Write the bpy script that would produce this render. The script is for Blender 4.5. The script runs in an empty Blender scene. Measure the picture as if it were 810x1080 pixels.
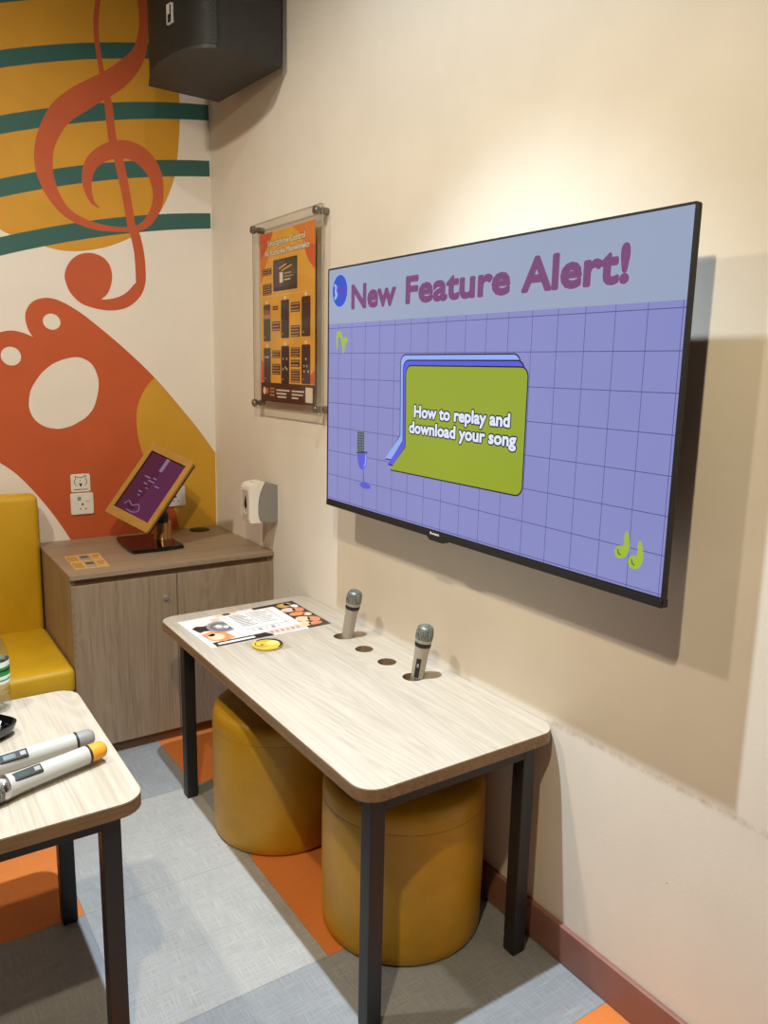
import bpy, bmesh, math, random
from mathutils import Vector, Matrix
from mathutils.geometry import tessellate_polygon
random.seed(7)
SC = bpy.context.scene
COL = SC.collection
PI = math.pi

# ---------------------------------------------------------------- helpers
def srgb(h, k=1.0):
    h = h.lstrip('#')
    o = []
    for i in (0, 2, 4):
        c = int(h[i:i+2], 16) / 255
        c = c / 12.92 if c <= .04045 else ((c + .055) / 1.055) ** 2.4
        o.append(c * k)
    return (o[0], o[1], o[2], 1.0)

def smooth_path(pts, n=5, closed=False):
    """Catmull-Rom through tuples of any length."""
    out = []
    L = len(pts)
    segs = L if closed else L - 1
    for i in range(segs):
        if closed:
            p0, p1, p2, p3 = pts[(i-1) % L], pts[i], pts[(i+1) % L], pts[(i+2) % L]
        else:
            p0, p1, p2, p3 = pts[max(i-1, 0)], pts[i], pts[i+1], pts[min(i+2, L-1)]
        for k in range(n):
            t = k / n
            out.append(tuple(.5*((2*b)+(-a+c)*t+(2*a-5*b+4*c-d)*t*t+(-a+3*b-3*c+d)*t**3)
                             for a, b, c, d in zip(p0, p1, p2, p3)))
    if not closed:
        out.append(tuple(pts[-1]))
    return out

def rrect(x0, x1, y0, y1, r, n=6):
    pts = []
    for cx, cy, a0 in ((x1-r, y1-r, 0), (x0+r, y1-r, 90), (x0+r, y0+r, 180), (x1-r, y0+r, 270)):
        for k in range(n+1):
            a = math.radians(a0 + 90*k/n)
            pts.append((cx + r*math.cos(a), cy + r*math.sin(a)))
    return pts

def circle(cx, cy, rx, ry=None, n=32, rot=0):
    ry = rx if ry is None else ry
    o = []
    for k in range(n):
        a = 2*PI*k/n
        x, y = rx*math.cos(a), ry*math.sin(a)
        o.append((cx + x*math.cos(rot) - y*math.sin(rot), cy + x*math.sin(rot) + y*math.cos(rot)))
    return o

def area2(p):
    return sum(p[i-1][0]*p[i][1] - p[i][0]*p[i-1][1] for i in range(len(p)))

class Geo:
    def __init__(s):
        s.v, s.f, s.m = [], [], []
    def add(s, verts, faces, m=0):
        b = len(s.v)
        s.v += [tuple(p) for p in verts]
        for f in faces:
            s.f.append(tuple(b + i for i in f)); s.m.append(m)
        return s
    def bm(s, bm, m=0, mat=None):
        bm.verts.ensure_lookup_table(); bm.verts.index_update()
        s.add([(mat @ v.co if mat else v.co) for v in bm.verts], [[v.index for v in f.verts] for f in bm.faces], m)
        bm.free()
        return s
    def box(s, x0, x1, y0, y1, z0, z1, m=0, bev=0.0, seg=2, mat=None):
        bm = bmesh.new()
        bmesh.ops.create_cube(bm, size=1.0)
        for v in bm.verts:
            v.co = Vector(((x0+x1)/2 + v.co.x*(x1-x0), (y0+y1)/2 + v.co.y*(y1-y0), (z0+z1)/2 + v.co.z*(z1-z0)))
        if bev > 0:
            bmesh.ops.bevel(bm, geom=list(bm.edges), offset=bev, segments=seg, profile=.5, affect='EDGES')
        return s.bm(bm, m, mat)
    def plate(s, loops, P, d0, d1, m=0, ms=None, back=True):
        """extruded polygon with holes; loops of 2D points, P(u,v,d)->3D; front face at d1"""
        ms = m if ms is None else ms
        loops = [list(l) for l in loops]
        for i, l in enumerate(loops):
            if (area2(l) > 0) != (i == 0):
                l.reverse()
        tris = tessellate_polygon([[Vector((p[0], p[1], 0)) for p in l] for l in loops])
        flat = [p for l in loops for p in l]
        fv = [P(p[0], p[1], d1) for p in flat]
        def orient(t):
            a, b, c = (flat[i] for i in t)
            return t if (b[0]-a[0])*(c[1]-a[1]) - (b[1]-a[1])*(c[0]-a[0]) > 0 else (t[0], t[2], t[1])
        tris = [orient(t) for t in tris]
        s.add(fv, tris, m)
        if d0 != d1:
            bv = [P(p[0], p[1], d0) for p in flat]
            n = len(flat)
            if back:
                s.add(bv, [tuple(reversed(t)) for t in tris], ms)
            o = 0; q = []
            for l in loops:
                k = len(l)
                for i in range(k):
                    j = (i+1) % k
                    q.append((o+i, n+o+i, n+o+j, o+j)[::1])
                o += k
            s.add(fv + bv, q, ms)
        return s
    def lathe(s, prof, mat=None, n=32, m=0, cap=True):
        mat = mat or Matrix()
        vs, fs = [], []
        k = len(prof)
        for i in range(n):
            a = 2*PI*i/n
            for r, z in prof:
                vs.append(mat @ Vector((r*math.cos(a), r*math.sin(a), z)))
        for i in range(n):
            j = (i+1) % n
            for q in range(k-1):
                fs.append((i*k+q, j*k+q, j*k+q+1, i*k+q+1))
        if cap:
            fs.append(tuple(i*k for i in reversed(range(n))))
            fs.append(tuple(i*k+k-1 for i in range(n)))
        return s.add(vs, fs, m)
    def ribbon(s, pts, P, d0, d1, m=0):
        """stroke of (u,v,width) as an extruded strip"""
        L, R = [], []
        for i, p in enumerate(pts):
            a, b = pts[max(i-1, 0)], pts[min(i+1, len(pts)-1)]
            t = Vector((b[0]-a[0], b[1]-a[1]))
            if t.length < 1e-9: t = Vector((1, 0))
            t.normalize()
            w = p[2]/2
            L.append((p[0]-t.y*w, p[1]+t.x*w)); R.append((p[0]+t.y*w, p[1]-t.x*w))
        k = len(pts)
        vs = [P(*q, d1) for q in L] + [P(*q, d1) for q in R] + [P(*q, d0) for q in L] + [P(*q, d0) for q in R]
        fs = []
        for i in range(k-1):
            fs.append((k+i, k+i+1, i+1, i))
            fs.append((i, i+1, 2*k+i+1, 2*k+i))
            fs.append((k+i+1, k+i, 3*k+i, 3*k+i+1))
        fs.append((0, 2*k, 3*k, k)); fs.append((k-1, 2*k-1, 4*k-1, 3*k-1))
        return s.add(vs, fs, m)
    def tube(s, pts, r, n=10, m=0):
        pts = [Vector(p) for p in pts]
        vs, fs = [], []
        up = Vector((0, 0, 1))
        for i, p in enumerate(pts):
            t = (pts[min(i+1, len(pts)-1)] - pts[max(i-1, 0)]).normalized()
            a = t.cross(up)
            if a.length < .01: a = t.cross(Vector((1, 0, 0)))
            a.normalize(); b = a.cross(t)
            for k in range(n):
                q = 2*PI*k/n
                vs.append(p + r*(a*math.cos(q) + b*math.sin(q)))
        for i in range(len(pts)-1):
            for k in range(n):
                j = (k+1) % n
                fs.append((i*n+k, i*n+j, (i+1)*n+j, (i+1)*n+k))
        fs.append(tuple(range(n))[::-1]); fs.append(tuple((len(pts)-1)*n+k for k in range(n)))
        return s.add(vs, fs, m)
    def text(s, body, P, u0, u1, v0, cap, d, m=0, r=0.0, off=0.0):
        """text fitted between u0 and u1 on baseline v0 with capital height cap; r thickens the strokes with round joins"""
        cu = bpy.data.curves.new('t', 'FONT')
        cu.body = body; cu.size = 1.0; cu.offset = off; cu.resolution_u = 3
        ob = bpy.data.objects.new('t', cu); COL.objects.link(ob)
        dg = bpy.context.evaluated_depsgraph_get(); dg.update()
        me = bpy.data.meshes.new_from_object(ob.evaluated_get(dg))
        xs = [v.co.x for v in me.vertices]
        a, b = min(xs), max(xs)
        k = (u1-u0)/(b-a); kv = cap/.729
        q = [(u0 + (v.co.x-a)*k, v0 + v.co.y*kv) for v in me.vertices]
        s.add([P(x, y, d) for x, y in q], [tuple(p.vertices) for p in me.polygons], m)
        if r:
            cnt = {}
            for p in me.polygons:
                for e in p.edge_keys: cnt[e] = cnt.get(e, 0) + 1
            used = set()
            for (i, j), c in cnt.items():
                if c != 1: continue
                used.update((i, j))
                t = Vector((q[j][0]-q[i][0], q[j][1]-q[i][1]))
                if t.length < 1e-9: continue
                t.normalize(); nx, ny = -t.y*r, t.x*r
                s.add([P(q[i][0]+nx, q[i][1]+ny, d), P(q[i][0]-nx, q[i][1]-ny, d), P(q[j][0]-nx, q[j][1]-ny, d), P(q[j][0]+nx, q[j][1]+ny, d)], [(0, 1, 2, 3)], m)
            for i in used:
                s.add([P(x, y, d) for x, y in circle(q[i][0], q[i][1], r, n=10)], [tuple(range(10))], m)
        bpy.data.objects.remove(ob); bpy.data.curves.remove(cu); bpy.data.meshes.remove(me)
        return s
    def build(s, name, mats, parent=None, smooth=None, loc=None, recalc=True):
        if not isinstance(mats, (list, tuple)): mats = [mats]
        base = Vector((0, 0, 0))
        root = parent
        while root is not None:
            base = base + root.location; root = root.parent
        o3 = Vector(loc) if loc is not None else Vector((0, 0, 0))
        me = bpy.data.meshes.new(name)
        me.from_pydata([tuple(Vector(v) - base - o3) for v in s.v], [], s.f)
        for mt in mats: me.materials.append(mt)
        for p, mi in zip(me.polygons, s.m): p.material_index = mi
        me.validate()
        if recalc:
            b = bmesh.new(); b.from_mesh(me)
            bmesh.ops.recalc_face_normals(b, faces=b.faces)
            b.to_mesh(me); b.free()
        if smooth:
            for p in me.polygons: p.use_smooth = True
            me.set_sharp_from_angle(angle=math.radians(smooth))
        me.update()
        ob = bpy.data.objects.new(name, me); COL.objects.link(ob)
        if parent is not None: ob.parent = parent
        ob.location = o3
        return ob

def tag(o, label=None, cat=None, group=None, kind=None):
    if label: o['label'] = label
    if cat: o['category'] = cat
    if group: o['group'] = group
    if kind: o['kind'] = kind
    return o
def thing(name, loc, label, cat, group=None):
    o = bpy.data.objects.new(name, None); COL.objects.link(o)
    o.location = loc; o.empty_display_size = .05
    return tag(o, label, cat, group)
def kids(o): return [c for c in bpy.data.objects if c.parent == o]
def copy_tree(o, parent=None):
    c = o.copy(); COL.objects.link(c)
    if parent is not None: c.parent = parent
    for ch in kids(o):
        copy_tree(ch, c)
    return c

# ---------------------------------------------------------------- materials
def new_mat(name):
    m = bpy.data.materials.new(name); m.use_nodes = True
    nt = m.node_tree
    return m, nt, nt.nodes['Principled BSDF']
def N(nt, t, **kw):
    n = nt.nodes.new(t)
    for k, v in kw.items():
        if k.startswith('i_'): n.inputs[k[2:].replace('_', ' ')].default_value = v
        else: setattr(n, k, v)
    return n
def ramp(nt, fac, stops):
    r = N(nt, 'ShaderNodeValToRGB')
    e = r.color_ramp.elements
    while len(e) < len(stops): e.new(.5)
    for el, (p, c) in zip(e, stops): el.position = p; el.color = c
    nt.links.new(fac, r.inputs['Fac'])
    return r.outputs['Color']
def coords(nt, scale=(1, 1, 1), rot=(0, 0, 0)):
    tc = N(nt, 'ShaderNodeTexCoord'); mp = N(nt, 'ShaderNodeMapping')
    mp.inputs['Scale'].default_value = scale; mp.inputs['Rotation'].default_value = rot
    nt.links.new(tc.outputs['Object'], mp.inputs['Vector'])
    return mp.outputs['Vector']
def bump(nt, b, h, strength=.2, dist=.002):
    n = N(nt, 'ShaderNodeBump'); n.inputs['Strength'].default_value = strength; n.inputs['Distance'].default_value = dist
    nt.links.new(h, n.inputs['Height']); nt.links.new(n.outputs['Normal'], b.inputs['Normal'])
def plain(name, hexc, rough=.5, metal=0.0, spec=.5, var=.06, vs=30.0, bmp=0.0, bs=200.0, coat=0.0):
    """solid colour with slight procedural mottling (and optional fine bump)"""
    m, nt, b = new_mat(name)
    c = srgb(hexc) if isinstance(hexc, str) else hexc
    v = coords(nt)
    no = N(nt, 'ShaderNodeTexNoise', i_Scale=vs, i_Detail=3.0)
    nt.links.new(v, no.inputs['Vector'])
    lo = tuple(x*(1-var) for x in c[:3]) + (1,); hi = tuple(min(1, x*(1+var)) for x in c[:3]) + (1,)
    nt.links.new(ramp(nt, no.outputs['Fac'], [(.3, lo), (.7, hi)]), b.inputs['Base Color'])
    b.inputs['Roughness'].default_value = rough; b.inputs['Metallic'].default_value = metal
    b.inputs['Specular IOR Level'].default_value = spec
    b.inputs['Coat Weight'].default_value = coat
    if bmp:
        n2 = N(nt, 'ShaderNodeTexNoise', i_Scale=bs, i_Detail=4.0)
        nt.links.new(v, n2.inputs['Vector']); bump(nt, b, n2.outputs['Fac'], bmp, .002)
    return m
def wood(name, light, dark, axis=1, fine=1.0, rough=.45, contrast=1.0, vein=.5):
    """straight fine grain along one axis with a few wandering cathedral veins"""
    m, nt, b = new_mat(name)
    def nz(across, along, detail, dist=0.0):
        sc = [across]*3; sc[axis] = along
        n = N(nt, 'ShaderNodeTexNoise', i_Scale=1.0, i_Detail=detail, i_Roughness=.6, i_Distortion=dist)
        nt.links.new(coords(nt, tuple(sc)), n.inputs['Vector'])
        return n.outputs['Fac']
    def mad(x, k, y):
        n = N(nt, 'ShaderNodeMath', operation='MULTIPLY_ADD'); n.inputs[1].default_value = k
        nt.links.new(x, n.inputs[0])
        if isinstance(y, float): n.inputs[2].default_value = y
        else: nt.links.new(y, n.inputs[2])
        return n.outputs[0]
    f1 = nz(230*fine, 5.0, 3.0); f2 = nz(70*fine, 2.2, 3.0); br = nz(9, .9, 2.0)
    wp = nz(7.0, .75, 1.5, .5)
    r = N(nt, 'ShaderNodeMath', operation='SINE'); nt.links.new(mad(wp, 95.0, 0.0), r.inputs[0])
    pw = N(nt, 'ShaderNodeMath', operation='ABSOLUTE'); nt.links.new(r.outputs[0], pw.inputs[0])
    t = mad(f1, .34*contrast, .5 - .17*contrast - .20*contrast - .10*contrast + .06*vein)
    t = mad(f2, .40*contrast, t); t = mad(br, .20*contrast, t); t = mad(pw.outputs[0], -.12*vein, t)
    nt.links.new(ramp(nt, t, [(.30, srgb(dark)), (.55, srgb(light)), (.80, srgb(light, 1.10))]), b.inputs['Base Color'])
    b.inputs['Roughness'].default_value = rough
    b.inputs['Specular IOR Level'].default_value = .4
    bump(nt, b, f1, .05, .001)
    return m
def emit(name, hexc, k=1.0, rough=.25):
    m, nt, b = new_mat(name)
    b.inputs['Base Color'].default_value = (.004, .004, .005, 1)
    b.inputs['Roughness'].default_value = rough
    b.inputs['Specular IOR Level'].default_value = .3
    v = coords(nt); no = N(nt, 'ShaderNodeTexNoise', i_Scale=3.0)
    nt.links.new(v, no.inputs['Vector'])
    c = srgb(hexc)
    nt.links.new(ramp(nt, no.outputs['Fac'], [(.3, tuple(x*.96 for x in c[:3])+(1,)), (.7, c)]), b.inputs['Emission Color'])
    b.inputs['Emission Strength'].default_value = k
    return m
D={'stave_x': [-1.9, -1.818, -1.735, -1.653, -1.57, -1.488, -1.405, -1.323, -1.241, -1.158, -1.076, -0.993, -0.911, -0.828, -0.746, -0.663, -0.581, -0.499, -0.416, -0.334, -0.251, -0.169, -0.086, -0.004], 'stave_z': [([2.2158, 2.2503, 2.2849, 2.3195, 2.3541, 2.3887, 2.4232, 2.4578, 2.4924, 2.527, 2.5616, 2.5961, 2.6307, 2.6653, 2.6998, 2.7331, 2.7645, 2.794, 2.8217, 2.8475, 2.8715, 2.8937, 2.914, 2.9324], [2.2337, 2.2631, 2.2925, 2.3218, 2.3512, 2.3806, 2.4099, 2.4393, 2.4687, 2.498, 2.5274, 2.5568, 2.5862, 2.6155, 2.6449, 2.6734, 2.701, 2.7275, 2.753, 2.7775, 2.8009, 2.8233, 2.8447, 2.865]), ([2.0855, 2.1146, 2.1438, 2.173, 2.2022, 2.2313, 2.2605, 2.2897, 2.3189, 2.3481, 2.3772, 2.4064, 2.4356, 2.4648, 2.4938, 2.521, 2.546, 2.5689, 2.5895, 2.608, 2.6242, 2.6383, 2.6501, 2.6598], [2.0218, 2.0514, 2.081, 2.1105, 2.1401, 2.1697, 2.1993, 2.2289, 2.2585, 2.288, 2.3176, 2.3472, 2.3768, 2.4064, 2.4358, 2.4633, 2.4887, 2.5119, 2.5329, 2.5518, 2.5685, 2.583, 2.5954, 2.6055]), ([1.8572, 1.8874, 1.9177, 1.9479, 1.9782, 2.0084, 2.0386, 2.0689, 2.0991, 2.1294, 2.1596, 2.1898, 2.2201, 2.2503, 2.2802, 2.308, 2.3335, 2.3566, 2.3775, 2.396, 2.4122, 2.4261, 2.4377, 2.447], [1.8066, 1.836, 1.8654, 1.8948, 1.9242, 1.9536, 1.983, 2.0124, 2.0418, 2.0712, 2.1006, 2.13, 2.1594, 2.1888, 2.2178, 2.245, 2.27, 2.2931, 2.314, 2.333, 2.3498, 2.3646, 2.3774, 2.3881]), ([1.6584, 1.6877, 1.717, 1.7463, 1.7757, 1.805, 1.8343, 1.8636, 1.8929, 1.9223, 1.9516, 1.9809, 2.0102, 2.0395, 2.0683, 2.095, 2.1196, 2.142, 2.1623, 2.1804, 2.1964, 2.2102, 2.2219, 2.2315], [1.5999, 1.6288, 1.6578, 1.6868, 1.7158, 1.7448, 1.7737, 1.8027, 1.8317, 1.8607, 1.8897, 1.9186, 1.9476, 1.9766, 2.005, 2.0314, 2.0558, 2.0781, 2.0984, 2.1167, 2.133, 2.1473, 2.1595, 2.1697]), ([1.4749, 1.503, 1.531, 1.5591, 1.5872, 1.6152, 1.6433, 1.6713, 1.6994, 1.7275, 1.7555, 1.7836, 1.8117, 1.8397, 1.867, 1.8924, 1.9158, 1.9372, 1.9567, 1.9741, 1.9897, 2.0032, 2.0148, 2.0244], [1.4117, 1.4396, 1.4676, 1.4956, 1.5236, 1.5516, 1.5795, 1.6075, 1.6355, 1.6635, 1.6914, 1.7194, 1.7474, 1.7754, 1.8025, 1.8278, 1.8513, 1.8728, 1.8925, 1.9104, 1.9263, 1.9404, 1.9526, 1.963])], 'sun': [(-0.1256, 2.4623), (-0.1262, 2.3735), (-0.1327, 2.2829), (-0.1545, 2.1456), (-0.2053, 2.0257), (-0.262, 1.9531), (-0.3288, 1.8985), (-0.4458, 1.8434), (-0.5749, 1.8167), (-0.6765, 1.8276), (-0.7606, 1.8496), (-0.8168, 1.8703), (-0.9349, 1.9445), (-1.0077, 2.0764), (-1.0307, 2.2258), (-1.0145, 2.4383), (-0.9555, 2.6284), (-0.8167, 2.8062), (-0.627, 2.9325), (-0.4639, 2.9623), (-0.3279, 2.9384), (-0.2301, 2.8678), (-0.1703, 2.763), (-0.1372, 2.5997)], 'clef_curl': [(-0.3359, 2.9347, 0.0328), (-0.3012, 2.9183, 0.0358), (-0.2731, 2.8561, 0.0389), (-0.2627, 2.7735, 0.039), (-0.2595, 2.7127, 0.0363), (-0.2645, 2.6495, 0.0391), (-0.2849, 2.5763, 0.0527), (-0.3332, 2.5123, 0.0715), (-0.3884, 2.461, 0.0787), (-0.4529, 2.4159, 0.0829), (-0.519, 2.3673, 0.0869), (-0.5806, 2.313, 0.0804), (-0.6208, 2.251, 0.0719), (-0.6464, 2.1857, 0.0664), (-0.6535, 2.1233, 0.0636), (-0.6446, 2.0629, 0.0562), (-0.6215, 2.0098, 0.0461), (-0.5862, 1.9638, 0.0363), (-0.5365, 1.9352, 0.0315), (-0.4718, 1.9192, 0.0267), (-0.3911, 1.9176, 0.019), (-0.3217, 1.9265, 0.022), (-0.2713, 1.9578, 0.0308), (-0.2334, 2.0203, 0.0394), (-0.2242, 2.082, 0.0451), (-0.2363, 2.147, 0.059), (-0.274, 2.1968, 0.0697), (-0.3244, 2.2189, 0.0689), (-0.3788, 2.2153, 0.0654), (-0.433, 2.1926, 0.0564), (-0.4781, 2.1525, 0.0478), (-0.4986, 2.1025, 0.0396), (-0.4984, 2.0516, 0.029), (-0.4835, 2.0086, 0.0159), (-0.458, 1.9898, 0.0027)], 'clef_thin': [(-0.3359, 2.9347, 0.0246), (-0.3767, 2.8855, 0.0217), (-0.4095, 2.808, 0.0201), (-0.4295, 2.7315, 0.0187), (-0.4406, 2.6571, 0.0186), (-0.44, 2.5848, 0.0186), (-0.4296, 2.5018, 0.0187), (-0.4165, 2.4181, 0.0242), (-0.4068, 2.3701, 0.0297), (-0.3973, 2.2519, 0.0324), (-0.3763, 2.1784, 0.0366), (-0.3517, 2.0451, 0.0342), (-0.3345, 1.9211, 0.0328)], 'clef_tail': [(-0.3504, 1.9394), (-0.3445, 1.9133), (-0.3295, 1.8341), (-0.3265, 1.7253), (-0.3326, 1.7138), (-0.3664, 1.6771), (-0.409, 1.6538), (-0.4642, 1.6435), (-0.4428, 1.6652), (-0.4262, 1.7015), (-0.4204, 1.7411), (-0.4284, 1.778), (-0.449, 1.8029), (-0.4766, 1.8149), (-0.5082, 1.8172), (-0.5428, 1.8074), (-0.5724, 1.7851), (-0.5919, 1.7548), (-0.5999, 1.7241), (-0.5973, 1.7008), (-0.5825, 1.6624), (-0.5452, 1.625), (-0.4927, 1.608), (-0.4387, 1.6029), (-0.39, 1.6098), (-0.3471, 1.6302), (-0.3103, 1.6671), (-0.2916, 1.7072), (-0.2857, 1.7518), (-0.2898, 1.8378), (-0.3106, 1.9237), (-0.3169, 1.9432)], 'paw': [(-0.9123, 1.4793), (-0.8763, 1.4934), (-0.8403, 1.5013), (-0.8038, 1.5093), (-0.7676, 1.5043), (-0.7435, 1.4962), (-0.7266, 1.4877), (-0.7423, 1.5158), (-0.7499, 1.5544), (-0.7443, 1.5871), (-0.7241, 1.6167), (-0.6922, 1.6329), (-0.6543, 1.6367), (-0.6103, 1.6237), (-0.547, 1.5875), (-0.4693, 1.5276), (-0.3755, 1.4478), (-0.2637, 1.3401), (-0.1467, 1.2027), (-0.0703, 1.107), (-0.0027, 1.0115), (-0.0059, 0.6067), (-0.6259, 0.6741), (-0.6506, 0.722), (-0.6934, 0.7969), (-0.7536, 0.8868), (-0.8127, 0.9603), (-0.8714, 1.0113), (-0.9408, 1.0548), (-1.0314, 1.0913), (-1.12, 1.1073), (-1.1597, 1.1592), (-1.1411, 1.2591), (-1.0698, 1.3344), (-0.9887, 1.3708), (-0.9612, 1.4372)], 'paw_shade': [(-0.2637, 1.3386), (-0.2866, 1.3167), (-0.3098, 1.2848), (-0.3254, 1.2558), (-0.3367, 1.2269), (-0.3439, 1.1907), (-0.3452, 1.1543), (-0.3437, 1.1177), (-0.3392, 1.0808), (-0.3303, 1.0435), (-0.313, 0.9906), (-0.2779, 0.921), (-0.2273, 0.8335), (-0.1979, 0.7769), (-0.1835, 0.7334), (-0.1784, 0.6888), (-0.1803, 0.6256), (-0.0068, 0.6068), (-0.0027, 1.0099), (-0.0704, 1.1047), (-0.1467, 1.2005)], 'pad': [(-0.7565, 1.2307), (-0.7521, 1.2643), (-0.7427, 1.2951), (-0.7151, 1.3382), (-0.6948, 1.3612), (-0.6707, 1.3817), (-0.6415, 1.3984), (-0.6084, 1.41), (-0.5752, 1.4162), (-0.5489, 1.4127), (-0.5266, 1.4009), (-0.5099, 1.3833), (-0.4988, 1.3585), (-0.4919, 1.3308), (-0.4918, 1.3028), (-0.499, 1.2636), (-0.5133, 1.2215), (-0.5324, 1.1936), (-0.5537, 1.1742), (-0.5787, 1.1593), (-0.602, 1.1472), (-0.6223, 1.1407), (-0.6489, 1.1358), (-0.6749, 1.1379), (-0.6979, 1.144), (-0.7191, 1.1555), (-0.736, 1.1708), (-0.7476, 1.1901), (-0.754, 1.2091)], 'toe_a': [(-0.6245, 1.5501), (-0.6248, 1.5433), (-0.6267, 1.5368), (-0.6301, 1.5308), (-0.6348, 1.5258), (-0.6407, 1.5219), (-0.6473, 1.5193), (-0.6543, 1.5183), (-0.6615, 1.5187), (-0.6684, 1.5207), (-0.6747, 1.524), (-0.68, 1.5286), (-0.6842, 1.5341), (-0.687, 1.5404), (-0.6882, 1.547), (-0.6879, 1.5538), (-0.686, 1.5602), (-0.6826, 1.5661), (-0.678, 1.5711), (-0.6722, 1.575), (-0.6657, 1.5776), (-0.6587, 1.5788), (-0.6515, 1.5784), (-0.6446, 1.5765), (-0.6383, 1.5732), (-0.6329, 1.5687), (-0.6286, 1.5632), (-0.6258, 1.5569)], 'toe_b': [(-0.7729, 1.4153), (-0.7735, 1.4074), (-0.7758, 1.3999), (-0.7797, 1.3931), (-0.7851, 1.3873), (-0.7917, 1.383), (-0.7991, 1.3802), (-0.8069, 1.3792), (-0.8148, 1.3799), (-0.8224, 1.3824), (-0.8292, 1.3865), (-0.835, 1.3919), (-0.8394, 1.3985), (-0.8423, 1.4058), (-0.8434, 1.4136), (-0.8429, 1.4214), (-0.8406, 1.4288), (-0.8367, 1.4355), (-0.8314, 1.4412), (-0.8249, 1.4456), (-0.8177, 1.4484), (-0.8099, 1.4495), (-0.802, 1.4489), (-0.7944, 1.4465), (-0.7875, 1.4426), (-0.7817, 1.4371), (-0.7771, 1.4306), (-0.7742, 1.4232)], 'scr': [(-1.2152, 1.6698)], 'scrTR': [(-2.4265, 1.676)], 'scrBR': [(-2.4251, 0.9978)], 'hdr': [(-1.2598, 1.5129), (-2.0558, 1.5228)], 'hdr2': [(-1.9981, 1.5256), (-2.4232, 1.5234)], 'vl': [(-2.0606, 1.5226), (-2.1333, 1.5232), (-2.2074, 1.5229), (-2.2789, 1.523), (-2.3504, 1.5245)], 'vl2': [(-1.325, 1.5181), (-1.4789, 1.5164), (-1.6219, 1.5179), (-1.7678, 1.5185), (-1.8417, 1.5214), (-1.9135, 1.524), (-1.9867, 1.5223)], 'hl': [(-1.9992, 1.511), (-2.4245, 1.5109), (-2.0047, 1.436), (-2.4229, 1.4382), (-2.0653, 1.3635), (-2.4251, 1.3675)], 'hl2': [(-2.0737, 1.29), (-2.4259, 1.2938), (-2.0791, 1.2206), (-2.4259, 1.2228), (-2.0849, 1.1454), (-2.4221, 1.152), (-2.0906, 1.0707), (-2.4191, 1.0774), (-2.0964, 0.9959), (-2.4244, 1.0056)], 'bub': [(-1.6097, 1.3738), (-1.6175, 1.1962), (-1.5475, 1.1283), (-2.0351, 1.1301), (-2.0474, 1.1341), (-2.0566, 1.1443), (-2.0558, 1.3878), (-2.0507, 1.4002), (-2.0364, 1.4054), (-1.6322, 1.403), (-1.6149, 1.3968)], 'bub2': [(-1.5992, 1.3889), (-1.5949, 1.4041), (-1.6184, 1.417), (-2.0201, 1.4191), (-2.0361, 1.4104), (-1.5913, 1.2095), (-1.5306, 1.1406), (-1.5538, 1.1405), (-1.5175, 1.1528), (-1.5862, 1.2223)], 'bub6': [(-1.5844, 1.414), (-1.6026, 1.4319), (-1.6274, 1.4347), (-2.0076, 1.4336), (-2.0347, 1.4194), (-1.586, 1.2198), (-1.5216, 1.149), (-1.5426, 1.1398), (-1.5941, 1.213)], 'text1': [(-1.6555, 1.2766), (-1.6523, 1.3068), (-2.0086, 1.2769), (-2.0093, 1.3104)], 'text2': [(-1.6328, 1.2339), (-1.634, 1.2675), (-2.0304, 1.2373), (-2.0318, 1.2613)], 'title': [(-1.334, 1.5584), (-1.3322, 1.6312), (-1.5568, 1.5562), (-1.5974, 1.5573), (-1.5964, 1.6337), (-1.9904, 1.5609)], 'titleR': [(-2.0218, 1.5589), (-2.0593, 1.636), (-2.2933, 1.5583), (-2.2885, 1.6391), (-2.3014, 1.6367)], 'noteA': [(-2.3422, 1.1052), (-2.3463, 1.101), (-2.3495, 1.0904), (-2.3512, 1.0759), (-2.3491, 1.0642), (-2.3424, 1.0546), (-2.3322, 1.0499), (-2.323, 1.0504), (-2.3176, 1.0575), (-2.3183, 1.0666), (-2.3254, 1.0737), (-2.3381, 1.0769), (-2.3369, 1.0892), (-2.3382, 1.0994)], 'noteB': [(-2.3736, 1.0927), (-2.3776, 1.0886), (-2.3816, 1.0772), (-2.3839, 1.0617), (-2.3815, 1.0489), (-2.375, 1.0406), (-2.3666, 1.0368), (-2.3561, 1.0375), (-2.3509, 1.0445), (-2.3515, 1.0541), (-2.3583, 1.0611), (-2.3698, 1.0648), (-2.3691, 1.0795), (-2.3704, 1.0884)], 'noteC': [(-1.2528, 1.4525), (-1.2489, 1.4762), (-1.252, 1.4963), (-1.2654, 1.5027), (-1.2789, 1.499), (-1.2872, 1.4855), (-1.2873, 1.4789), (-1.2991, 1.4836), (-1.3123, 1.4817), (-1.3144, 1.4718), (-1.3029, 1.462), (-1.2934, 1.4388), (-1.2867, 1.4422), (-1.283, 1.4623), (-1.2759, 1.4824), (-1.2624, 1.4827), (-1.2596, 1.4524)], 'logo': [(-1.226, 1.6178), (-1.3124, 1.6185), (-1.2691, 1.6623), (-1.2695, 1.5689)], 'mic': [(-1.3727, 1.2125), (-1.3806, 1.2205), (-1.3951, 1.2216), (-1.4032, 1.2163), (-1.4166, 1.1651), (-1.3791, 1.1558), (-1.3758, 1.1555), (-1.4285, 1.165), (-1.4293, 1.1388), (-1.422, 1.1187), (-1.4078, 1.1106), (-1.3916, 1.113), (-1.3814, 1.1292), (-1.4094, 1.1108), (-1.417, 1.0707), (-1.393, 1.0631), (-1.4486, 1.0707), (-1.4214, 1.0583)]}
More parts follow.
